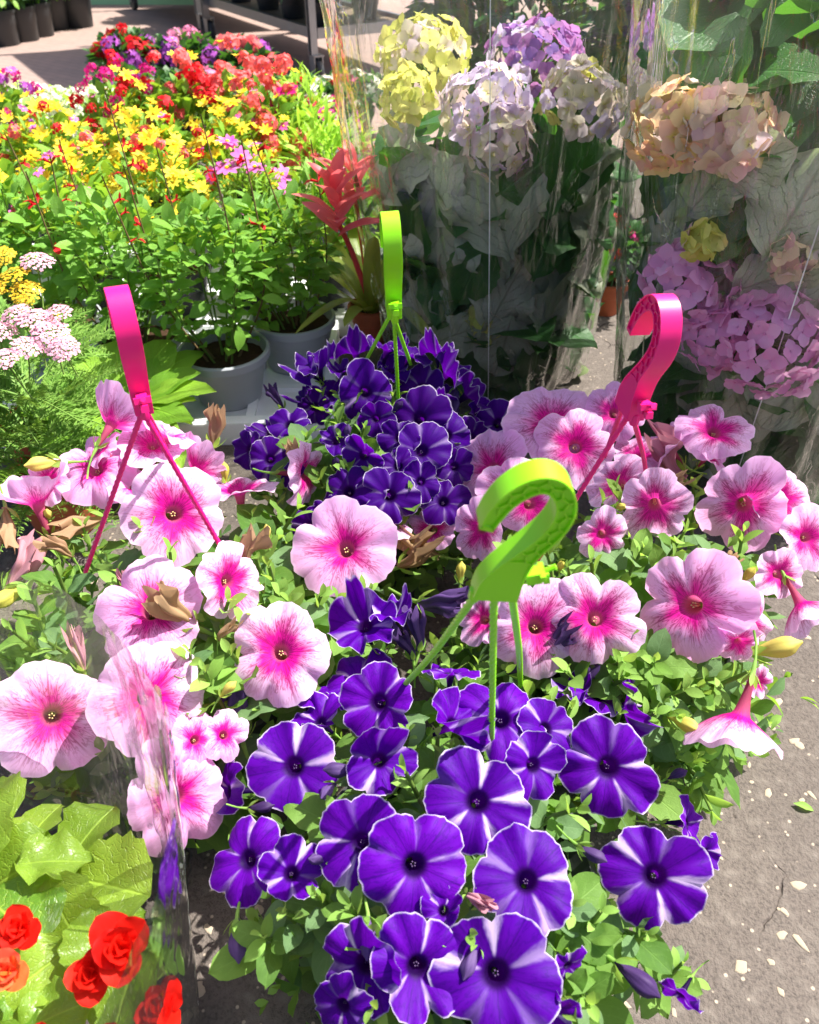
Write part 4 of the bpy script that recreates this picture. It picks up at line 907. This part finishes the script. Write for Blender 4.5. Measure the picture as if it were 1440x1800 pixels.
def leafpile(mb, r, n, c, rad, size, geos, mi=0, inner=0.35, upw=0.5, droop=0.0, zmin=0.02):
    for i in range(n):
        d = rv(r); 
        if d.z < -0.5: d.z = -d.z
        k = inner + (1 - inner) * r.random() ** 0.5
        p = V(c) + V((d.x * rad[0], d.y * rad[1], d.z * rad[2])) * k
        p.z = max(p.z, zmin)
        dr = (d + V((0, 0, upw - droop)) + rv(r) * 0.7).normalized()
        g_ = r.choice(geos); mb.add(g_.v, g_.f, g_.uv, mi, frame_y(p, dr, d * 0.5 + V((0, 0, 1)) + rv(r) * 0.5, size * r.uniform(0.6, 1.3)))
LG = [leaf_geo(MB(), 1, 0.55, 2, 4, (0.7, 0.85), 0.2, 0.3, 0.03, 0, 0.12, i) for i in range(4)]
NG = [leaf_geo(MB(), 1, 0.16, 2, 4, (0.7, 0.85), 0.2, 0.4, 0.0, 0, 0.05, i) for i in range(4)]
POTS = {'grey': pot_mesh(0.055, 0.077, 0.098, M_potgrey), 'dark': pot_mesh(0.05, 0.07, 0.10, M_potdark), 'terra': pot_mesh(0.045, 0.062, 0.10, M_terra), 'bigdark': pot_mesh(0.11, 0.14, 0.22, M_potdark), 'mid': pot_mesh(0.075, 0.095, 0.17, M_potdark), 'terras': pot_mesh(0.031, 0.043, 0.075, M_terra)}
POTH = {'grey': 0.098, 'dark': 0.10, 'terra': 0.10, 'bigdark': 0.22, 'terras': 0.075, 'mid': 0.17}

def salvia(label, x, y, seed, individual, h=0.36, spread=0.13, nst=13, z0=TZ, lean=(0, 0), pot='grey'):
    r = random.Random(seed); base = V((x, y, z0)); T = thing('salvia_plant', label, 'potted plant', base, 'bushy salvias in grey pots')
    part('pot', POTS[pot], T, Matrix.Translation(base))
    fill = MB(); cnt = 0
    for i in range(nst):
        a = i * 2.4 + r.uniform(-.3, .3); k = sqrt((i + 0.5) / nst); hh = h * r.uniform(0.75, 1.05) * (1.08 - 0.28 * k)
        p0 = base + V((cos(a) * 0.03 * k, sin(a) * 0.03 * k, 0.075)); p2 = base + V((cos(a) * spread * k + lean[0], sin(a) * spread * k + lean[1], 0.08 + hh))
        p1 = p0.lerp(p2, 0.5) + V((cos(a) * 0.02, sin(a) * 0.02, 0.03)) + rv(r) * 0.015
        flowering = (i % 4 == 0)
        if flowering: p2 = p2 + V((r.uniform(-.03, .03), r.uniform(-.02, .02), 0.12))
        C = [V(q) for q in catmull([tuple(p0), tuple(p1), tuple(p2)], 10)]
        part('stem', MB().tube(C[::2], [0.0022 - 0.0012 * j / len(C[::2]) for j in range(len(C[::2]))], 5).mesh('stem', M_sstem if flowering else M_stem), T)
        npair = 11; side = rv(r)
        for m_ in range(npair):
            t = 0.24 + (0.76 if not flowering else 0.5) * m_ / (npair - 1); q = C[min(len(C) - 2, int(t * (len(C) - 1)))]; ax = (C[min(len(C) - 1, int(t * (len(C) - 1)) + 1)] - q).normalized()
            side = ax.cross(side).normalized()
            for sg in (-1, 1):
                dr = (side * sg + ax * 0.35 + V((0, 0, 0.05)) + rv(r) * 0.35); s = r.uniform(0.022, 0.040) * (1.1 - 0.45 * t)
                M = frame_y(q + side * sg * 0.004, dr, ax + V((0, 0, 0.8)) + rv(r) * 0.3, s)
                if individual and cnt < 290: part('leaf', r.choice(SL), T, M); cnt += 1
                else: g_ = r.choice(LG); fill.add(g_.v, g_.f, g_.uv, 0, M)
        if flowering:
            for m_ in range(r.randint(2, 4)):
                t = 0.72 + 0.28 * r.random(); q = C[min(len(C) - 1, int(t * (len(C) - 1)))]; o = V((r.uniform(-1, 1), r.uniform(-1, 1), 0.25)).normalized()
                part('flower', r.choice(SF), T, frame_y(q + o * 0.012, o, V((0, 0, 1)), 0.013 * r.uniform(0.8, 1.25)))
    leafpile(fill, r, 260, base + V((lean[0] * .5, lean[1] * .5, 0.08 + h * 0.56)), (spread * 0.85, spread * 0.85, h * 0.40), 0.034, LG, 0, 0.2, 0.3)
    part('foliage', fill.mesh('foliage', M_salv), T, None, 'stuff')
salvia('bushy green salvia in the front grey pot, nearest of the three grey pots', -0.330, 1.29, 1, True, 0.27)
salvia('bushy green salvia in the grey pot behind the left pink hook', -0.497, 1.35, 2, True, 0.28)
salvia('bushy green salvia in the grey pot just left of the bromeliad', -0.222, 1.42, 3, True, 0.24, 0.11, lean=(-0.03, 0))
salvia('tall leafy salvia rising behind the pink yarrow at the left edge', -0.67, 1.42, 4, False, 0.28)

def bed(name, label, cat, x, y, seed, pot, h, rad, lsize, n, mat, geos, flowers, group, z0=TZ, rz=None, crown=None, stalk=0.0):
    """a potted bedding plant: pot, mass of leaves, single flowers on stalks"""
    r = random.Random(seed); base = V((x, y, z0)); T = thing(name, label, cat, base, group); ph = POTH[pot]
    part('pot', POTS[pot], T, Matrix.Translation(base))
    mb = MB(); zc = ph + (h - ph) * 0.5; leafpile(mb, r, n, base + V((0, 0, zc)), (rad, rad, (h - ph) * 0.55), lsize, geos, 0, 0.25, 0.5)
    for i in range(10):
        a = i * 2.4; mb.tube([base + V((cos(a) * .02, sin(a) * .02, ph * 0.75)), base + V((cos(a) * rad * .5, sin(a) * rad * .5, h * .85))], 0.0018, 4)
    part('foliage', mb.mesh('foliage', mat), T, None, 'stuff')
    for ms, cnt, sz in flowers:
        for i in range(cnt):
            a = r.uniform(0, 2 * pi); k = sqrt(r.random()) * 1.05; zz = h * (1.06 - 0.30 * k * k) + r.uniform(-0.4, 0.45) * stalk
            p = base + V((cos(a) * rad * k, sin(a) * rad * k, zz)); nz = V((cos(a) * k * .6, sin(a) * k * .6 - 0.25, 1)) + rv(r) * 0.45
            nm = 'flower_head' if ms[0].name.startswith('flower_head') else 'flower'
            part(nm, r.choice(ms), T, frame(p, nz, None, sz * r.uniform(0.75, 1.2), r.uniform(0, 6)))
    return T
ROW = 'bedding plants in the flower rows'
yl = [(-0.86, 1.60, 'leftmost front yellow daisy plant in the bedding rows'), (-0.68, 1.64, 'front yellow daisy plant second from the left edge'), (-0.50, 1.66, 'front yellow daisy plant behind the left salvia pot'),
      (-1.00, 1.88, 'rear yellow daisy plant at the left edge of the rows'), (-0.80, 1.90, 'rear yellow daisy plant second from the left edge'), (-0.60, 1.92, 'rear yellow daisy plant in the middle of the rows'), (-0.41, 1.94, 'rightmost yellow daisy plant below the magenta cosmos')]
for i, (x, y, lb) in enumerate(yl):
    bed('yellow_daisy_plant', lb, 'potted plant', x, y, 100 + i, 'dark', 0.305 if i < 3 else 0.315, 0.105, 0.04, 300, M_bed, LG + NG, [(DY, 70, 0.019), (CL['red'], 5, 0.011), (CL['coral'], 3, 0.012), (DP, 3, 0.016)], ROW, stalk=0.12)
bed('pink_cosmos_plant', 'soft pink cosmos plant among the yellow daisies', 'potted plant', -0.335, 1.70, 120, 'dark', 0.305, 0.10, 0.04, 300, M_bed, NG, [(DP, 16, 0.024)], ROW, stalk=0.05)
bed('pink_cosmos_plant', 'pink cosmos plant at the left edge beside the salvias', 'potted plant', -0.83, 1.36, 121, 'dark', 0.27, 0.08, 0.04, 260, M_bed, NG + LG, [(DP, 9, 0.024)], ROW, stalk=0.04)
bed('green_cosmos_plant', 'bright green feathery plant without flowers, beside the middle sleeve', 'potted plant', -0.20, 1.98, 122, 'dark', 0.30, 0.12, 0.05, 420, M_lime, NG, [(DY, 3, 0.018)], ROW)
bed('green_cosmos_plant', 'bright green feathery plant with a few cream tops, behind the bromeliad', 'potted plant', -0.16, 1.70, 123, 'dark', 0.26, 0.10, 0.045, 380, M_bed, NG + LG, [(CL['cream'], 6, 0.014), (CL['pink'], 3, 0.014)], ROW)
bed('magenta_cosmos_plant', 'magenta cosmos plant at the right end of the rows', 'potted plant', -0.27, 2.15, 124, 'dark', 0.36, 0.09, 0.05, 260, M_lime, NG, [(DM, 4, 0.034)], ROW, stalk=0.08)
for i, (x, y, k, lb) in enumerate([(-1.02, 2.16, ('magenta', 'violet'), 'magenta and violet phlox plant at the left edge'), (-0.72, 2.18, ('red', 'magenta'), 'crimson snapdragon plant behind the left yellow daisies'), (-0.58, 2.20, ('coral', 'red'), 'coral red snapdragon plant in the middle of the rear row'), (-0.44, 2.24, ('coral',), 'bright coral snapdragon plant, tallest in the rear row'), (-0.32, 2.05, ('coral', 'coral'), 'coral snapdragon plant next to the magenta cosmos')]):
    bed('snapdragon_plant', lb, 'potted plant', x, y, 140 + i, 'dark', 0.33, 0.10, 0.034, 320, M_bed, LG, [(CL[q], 26 // len(k) + 4, 0.018) for q in k] + [(DY, 12, 0.017), (DP, 4, 0.016)], ROW, stalk=0.20)
for i, (x, lb) in enumerate([(-1.62, 'leftmost white alyssum mound'), (-1.40, 'white alyssum mound second from the left'), (-1.18, 'white alyssum mound near the shaded paving, third from left'), (-0.98, 'rightmost white alyssum mound beside the verbenas')]):
    bed('alyssum_plant', lb + ' at the back', 'potted plant', x, 2.86 - 0.04 * i, 160 + i, 'dark', 0.23, 0.17, 0.035, 300, M_lime, LG, [(CL['white'], 80, 0.022)], ROW, 0.0)

# ------------------------------------------------------------------ yarrow
M_fern = leaf_mat('yarrow_leaf', lin(96, 138, 56), lin(140, 176, 84), lin(170, 210, 80), 0.3, 0.55, 0.3, 5.0, 0.1, 0.0, 0.2)
def fern_geo(seed):
    r = random.Random(seed); mb = MB(); C = lambda t: V((0.05 * sin(3 * t + seed), t, 0.25 * t - 0.42 * t * t))
    mb.tube([C(j / 8) for j in range(9)], [0.012 - 0.008 * j / 8 for j in range(9)], 4)
    for j in range(22):
        t = 0.12 + 0.86 * j / 21; l = 0.17 * sin(pi * (0.1 + 0.87 * t)) ** 0.7 + 0.02
        for s in (-1, 1):
            d = V((s, 0.55 + r.uniform(-.2, .2), r.uniform(-0.2, 0.45)))
            leaf_geo(mb, l * r.uniform(0.8, 1.1), l * 0.26, 2, 2, (0.6, 0.8), 0.2, 0.2, 0, 0, 0.0, j, frame_y(C(t), d, (0, 0, 1)))
            leaf_geo(mb, l * 0.6, l * 0.2, 2, 2, (0.6, 0.8), 0.2, 0.2, 0, 0, 0.0, j, frame_y(C(t) + d.normalized() * l * 0.4, d + V((0, 0.9, 0.4)), (0, 0, 1)))
    return mb.mesh('leaf', M_fern)
FERN = [fern_geo(i) for i in range(3)]
def corymb(seed, mat):
    r = random.Random(seed); mb = MB()
    for i in range(64):
        k = sqrt((i + 0.5) / 64); a = i * 2.4; q = V((k * cos(a), k * sin(a), 0.42 * (1 - k * k) + 0.10 * noise.noise(V((3 * k * cos(a), 3 * k * sin(a), seed)))))
        petals_geo(mb, 5, 1, 0.85, 0.05, i, frame(q, q * 0.35 + V((0, 0, 0.7)) + rv(r) * 0.25, None, 0.135 * r.uniform(0.8, 1.2), r.uniform(0, 6)), 0)
    for i in range(9):
        a = i * 0.7; mb.tube([(0, 0, -0.7), (0.7 * cos(a), 0.7 * sin(a), 0.12)], [0.035, 0.02], 4, 1)
    mb.tube([(0, 0, -0.7), (0.05, 0, -1.6), (0.0, 0.05, -3.0)], [0.05, 0.05, 0.05], 5, 1)
    return mb.mesh('flower_head', [mat, M_stem])
M_ypink = petal_mat('pink_yarrow_petal', lin(236, 164, 194), lin(246, 200, 214), None, 0.3, 0.3, lin(200, 150, 150)); M_yyel = petal_mat('yellow_yarrow_petal', lin(226, 186, 40), lin(240, 206, 70), None, 0.3, 0.3)
CP = [corymb(i, M_ypink) for i in range(3)]; CYL = [corymb(i + 5, M_yyel) for i in range(2)]
def yarrow(label, base, heads, seed, nf, zt):
    r = random.Random(seed); base = V(base); T = thing('yarrow_plant', label, 'potted plant', base, 'yarrow plants at the left edge'); part('pot', POTS['terra'], T, Matrix.Translation(base))
    for i in range(nf):
        a = i * 2.4; k = r.random(); z = 0.06 + 0.20 * r.random(); p = base + V((cos(a) * 0.05 * k, sin(a) * 0.05 * k, z)); d = V((cos(a), sin(a), r.uniform(-0.1, 1.0)))
        part('leaf', r.choice(FERN), T, frame_y(p, d, (0, 0, 1), r.uniform(0.09, 0.15)))
    for u, v, d, y, ms in heads:
        p = at_y(u, v, y); part('flower_head', r.choice(ms), T, frame(p, V((r.uniform(-.3, .3), r.uniform(-.5, 0), 1)), None, px(p, d) / 2, r.uniform(0, 6)))
yarrow('pink flowered yarrow with ferny leaves at the left edge', (-0.53, 0.96, 0), [(65,460,60,1.06,CP),(62,562,66,.94,CP),(98,555,60,.95,CP),(88,590,70,.92,CP),(112,612,56,.90,CP),(48,610,56,.90,CP),(8,632,60,.88,CP),(0,582,60,.93,CP),(28,553,56,.95,CP)], 5, 70, 0.3)
yarrow('yellow flowered yarrow behind the pink one', (-0.60, 1.10, 0), [(22,488,66,1.04,CYL),(45,512,60,1.03,CYL),(42,532,40,1.02,CYL),(2,452,50,1.08,CYL),(-20,520,60,1.05,CYL),(85,560,40,1.06,CYL)], 6, 50, 0.3)

# ------------------------------------------------------------------ crinkled leafy plant below the left pink hook
M_prim = leaf_mat('primula_leaf', lin(112, 164, 44), lin(150, 196, 60), lin(186, 226, 60), 0.34, 0.45, 0.4, 11.0, 0.35, 1.0, 0.35)
PRL = leaf_set('primula_leaf', [M_prim], 4, W=0.5, nx=6, ny=12, shape=(0.65, 1.1), fold=0.15, curl=0.35, ripple=0.09, serr=0.03, petiole=0.05)
def primula():
    r = random.Random(8); base = V((-0.46, 1.105, 0)); T = thing('leafy_primula', 'low crinkled light green leafy plant under the left pink hook', 'potted plant', base); part('pot', POTS['terra'], T, Matrix.Translation(base))
    for i in range(20):
        a = i * 2.4; k = 0.3 + 0.7 * (i / 20); p = base + V((cos(a) * 0.015, sin(a) * 0.015, 0.115)); d = V((cos(a), sin(a), 1.25 - k * 1.05))
        part('leaf', r.choice(PRL), T, frame_y(p, d, V((0, 0, 1)) - V((cos(a), sin(a), 0)) * 0.2, r.uniform(0.12, 0.16)))
primula()

# ------------------------------------------------------------------ bromeliad
M_brom = leaf_mat('bromeliad_leaf', lin(120, 146, 56), lin(160, 168, 76), lin(200, 210, 80), 0.3, 0.35, 0.5, 2.0, 0.1, 0.2, 0.3)
M_bract = petal_mat('bromeliad_bract', lin(244, 92, 104), lin(248, 130, 130), lin(255, 140, 130), 0.45, 0.25, None, 0.4)
def bromeliad():
    r = random.Random(12); base = at_z(655, 596, 0.045); T = thing('bromeliad_plant', 'bromeliad with coral red bracts in a small terracotta pot', 'potted plant', base); part('pot', POTS['terras'], T, Matrix.Translation(base))
    strap = [leaf_geo(MB(), 1, 0.11, 4, 12, (0.45, 0.75), 0.5, c, 0.0, 0, 0.0, i).mesh('leaf', M_brom) for i, c in enumerate((0.25, 0.5, 0.8, 0.1))]
    for i in range(17):
        a = i * 2.4; up = 2.2 - 1.7 * (i / 17); p = base + V((cos(a) * 0.012, sin(a) * 0.012, 0.06))
        part('leaf', r.choice(strap), T, frame_y(p, V((cos(a), sin(a), up)), V((-cos(a), -sin(a), 0.5)), r.uniform(0.20, 0.30)))
    br = [leaf_geo(MB(), 1, 0.38, 4, 8, (0.6, 0.9), 0.35, 0.35, 0.02, 0, 0.0, i).mesh('bract', M_bract) for i in range(3)]
    for u0, v0, y0, n, hh in ((592, 385, 1.34, 13, 0.10), (620, 330, 1.42, 8, 0.07)):
        c = at_y(u0, v0, y0)
        part('flower_stalk', MB().tube([base + V((0, 0, 0.07)), base.lerp(c, 0.6) + V((0, 0, 0.04)), c], [0.006, 0.005, 0.004], 7).mesh('flower_stalk', M_bract), T)
        for i in range(n):
            a = i * 2.4; t = i / n; p = c + V((0, 0, -0.03 + hh * t)); part('bract', r.choice(br), T, frame_y(p, V((cos(a), sin(a), 0.7 + 1.8 * t)), V((-cos(a), -sin(a), 0.6)), 0.085 * (1.1 - 0.45 * t)))
bromeliad()

# ------------------------------------------------------------------ red flowers between the two sleeves
bed('red_dianthus_plant', 'small crimson flowered plant seen between the two hydrangea sleeves', 'potted plant', 0.445, 1.72, 200, 'terras', 0.19, 0.07, 0.03, 260, M_dark, LG, [(CL['red'], 16, 0.014), (CL['magenta'], 6, 0.014)], None, 0.0)

# ------------------------------------------------------------------ verbenas in front of the trolleys
VB = 'flowering plants in front of the trolleys'
for i, (x, y, ks, h, lb) in enumerate([(-1.02, 3.35, ('violet', 'magenta'), 0.24, 'violet and magenta verbena at the left front of the trolley plants'), (-0.80, 3.30, ('magenta', 'pink'), 0.24, 'pink and magenta verbena in front of the trolley'), (-0.58, 3.25, ('coral', 'pink', 'white'), 0.24, 'coral and white geranium in front of the trolley'), (-0.38, 3.30, ('white', 'red'), 0.22, 'white and red geranium beside the trolley post'),
       (-1.12, 3.75, ('violet', 'red'), 0.30, 'violet and dark red verbena, rear left by the trolley'), (-0.88, 3.72, ('pink', 'violet'), 0.30, 'pink verbena, rear middle by the trolley'), (-0.66, 3.65, ('violet', 'coral'), 0.28, 'violet and coral verbena, rear right by the trolley'), (-0.20, 3.35, ('magenta', 'white'), 0.22, 'magenta and white geranium close to the middle sleeve')]):
    bed('verbena_plant', lb, 'potted plant', x, y - 0.12, 220 + i, 'dark', h - 0.05, 0.135, 0.05, 420, M_dark, LG, [(CL[q], 14 // len(ks) + 2, 0.036) for q in ks], VB, 0.0, stalk=0.04)

# ------------------------------------------------------------------ plant trolleys
TD = V((-0.53, 0.85, 0)).normalized(); TP = V((TD.y, -TD.x, 0))
M_board = plain('shelf_board', lin(120, 104, 84), 0.7, 0.3, 0.2, 20)
def trolley(label, A, shelves=(0.20, 0.66, 1.12, 1.58), Hp=1.88):
    A = V(A); T = thing('plant_trolley', label, 'trolley', A, 'steel plant trolleys'); L, W = 1.33, 0.56
    for a, b in ((0, 0), (L, 0), (0, W), (L, W)):
        p = A + TD * a + TP * b; M = Matrix.Translation(p) @ Matrix((TD, -TP, V((0, 0, 1)))).transposed().to_4x4(); mb = MB()
        zc, hp = (Hp + 0.12) / 2, Hp - 0.12
        mb.box((0, 0, zc), (0.034, 0.006, hp)); mb.box((0.014, 0.016, zc), (0.006, 0.026, hp)); mb.box((-0.014, 0.016, zc), (0.006, 0.026, hp))
        for j in range(int((Hp - 0.22) / 0.07)): mb.box((0, -0.0045, 0.18 + j * 0.07), (0.014, 0.004, 0.028), 1)
        po = part('post', mb.mesh('post', [M_steel, M_potdark], False), T, M)
        ca = MB(); ca.lathe([(0.0, -0.014), (0.05, -0.014), (0.055, -0.006), (0.055, 0.006), (0.05, 0.014), (0.0, 0.014)], 20, 0, Matrix.Translation((0, 0, 0.056)) @ Matrix.Rotation(pi / 2, 4, 'X'))
        ca.box((0, 0.02, 0.085), (0.05, 0.004, 0.07), 1); ca.box((0, -0.02, 0.085), (0.05, 0.004, 0.07), 1); ca.box((0, 0, 0.122), (0.06, 0.05, 0.006), 1)
        part('caster', ca.mesh('caster', [M_potdark, M_steel], True, 35), T, M)
    for z in shelves:
        M = Matrix.Translation(A + TD * L / 2 + TP * W / 2 + V((0, 0, z))) @ Matrix((TD, -TP, V((0, 0, 1)))).transposed().to_4x4(); mb = MB()
        mb.box((0, 0, 0), (L - 0.05, W - 0.03, 0.012), 1)
        for sg in (-1, 1): mb.box((0, sg * (W / 2 - 0.012), 0.002), (L - 0.04, 0.02, 0.042)); mb.box((sg * (L / 2 - 0.03), 0, 0.002), (0.02, W - 0.05, 0.042))
        part('shelf', mb.mesh('shelf', [M_steel, M_board], False), T, M)
TA = (-0.42, 4.10, 0)
trolley('galvanised steel plant trolley beside the middle sleeve, nearer one', TA); trolley('galvanised steel plant trolley further back', (-1.19, 5.36, 0), (0.20,), 0.62)
for i, (a, b, lb, A, zs) in enumerate([(0.16, 0.14, 'dark leafy plant on the low trolley shelf, nearest the bare post', TA, 0), (0.46, 0.12, 'dark leafy plant on the low trolley shelf, second from the front post', TA, 0), (0.80, 0.14, 'dark leafy plant on the low trolley shelf, third from the front post', TA, 0), (1.14, 0.13, 'dark leafy plant at the far end of the near trolley shelf', TA, 0),
        (0.25, 0.40, 'dark leafy plant at the back of the near trolley shelf, by the sleeve', TA, 0), (0.70, 0.42, 'dark leafy plant at the back of the near trolley shelf, middle', TA, 0), (0.25, 0.2, 'dark rounded bush on the far trolley, near its first post', (-1.19, 5.36, 0), 0), (0.8, 0.2, 'dark rounded bush on the far trolley, further along', (-1.19, 5.36, 0), 0)]):
    p = V(A) + TD * a + TP * b
    bed('shelf_plant', lb, 'potted plant', p.x, p.y, 260 + i, 'dark', 0.34, 0.21, 0.07, 640, M_dark, LG, [(CL['white'], 3, 0.02)] if i % 2 else [], 'dark plants on the trolley shelves', 0.208)
# ------------------------------------------------------------------ dark plants behind the sleeves
for i, (x, y, h, lb) in enumerate([(0.30, 2.35, 0.72, 'large dark green bush behind the middle sleeve'), (0.78, 2.2, 0.74, 'large dark green bush behind the gap between the sleeves'), (1.22, 2.0, 0.76, 'large dark green bush behind the right sleeve')]):
    bed('green_bush', lb, 'bush', x, y, 300 + i, 'bigdark', h, 0.27, 0.085, 900, M_dark, LG, [], 'dark bushes behind the sleeves', 0.0)
# ------------------------------------------------------------------ far pots by the wall
for i, (u, v, h, mt, lb) in enumerate([(10, 80, 0.42, M_bed, 'tall pale leafed plant in a black pot at the top left corner'), (45, 72, 0.40, M_dark, 'leafy plant with purple flowers in a black pot, top left'), (72, 64, 0.36, M_bed, 'plant with pale blue flowers in a black pot, top left'), (100, 52, 0.34, M_bed, 'green plant in a low black pot, right of the blue flowered one'), (142, 48, 0.34, M_bed, 'green plant at the right end of the far pots')]):
    p = at_z(u, v, 0.0)
    bed('far_potted_plant', lb, 'potted plant', p.x, p.y, 320 + i, 'mid', h * 0.82, 0.13, 0.06, 380, mt, LG, [[], [(CL['violet'], 8, 0.03)], [(CL['white'], 5, 0.03)], [], []][i], 'pots standing across the paving', 0.004)
# ------------------------------------------------------------------ building front at the far side, cut low to shorten its shadow
def building_front():
    p = at_z(150, 12, 0.0); base = V((p.x - 1.5, p.y + 0.15, 0)); T = thing('low_building_front', 'pale green and white building front at the top edge, cut low to shorten its shadow', 'building front', base)
    M_w = plain('white_painted_board', lin(224, 226, 222), 0.6, 0.3, 0.06); M_g = plain('pale_green_paint', lin(150, 200, 150), 0.6, 0.3, 0.06); M_gl = plain('grey_panel', lin(150, 158, 168), 0.4, 0.5)
    part('body', MB().box((1.0, 0.35, 0.40), (5.0, 0.6, 0.78)).mesh('body', M_w, False), T, Matrix.Translation(base))
    for i in range(6):
        x = -1.0 + i * 0.8
        part('panel', MB().box((x, 0.03, 0.40), (0.68, 0.03, 0.60)).mesh('panel', (M_gl, M_g)[i % 2], False), T, Matrix.Translation(base))
        part('post', MB().box((x + 0.4, 0.0, 0.40), (0.06, 0.07, 0.80)).mesh('post', M_w, False), T, Matrix.Translation(base))
    part('plinth', MB().box((1.0, -0.03, 0.05), (5.02, 0.09, 0.10)).mesh('plinth', M_g, False), T, Matrix.Translation(base))
    part('top_board', MB().box((1.0, 0.33, 0.82), (5.1, 0.74, 0.04)).mesh('top_board', M_w, False), T, Matrix.Translation(base))
building_front()

# ------------------------------------------------------------------ litter on the ground
fl_ = at_z(1395, 1412, 0.004)
single('fallen_leaf', leaf_geo(MB(), 1, 0.4, 4, 7, (0.6, 0.9), 0.5, 0.2, 0.05, 0, 0.1, 4).mesh('fallen_leaf', M_pyoung), 'small yellow-green leaf fallen on the paving at the right', 'leaf', frame_y(fl_, (1, -0.35, 0.05), (0, 0, 1), 0.022))
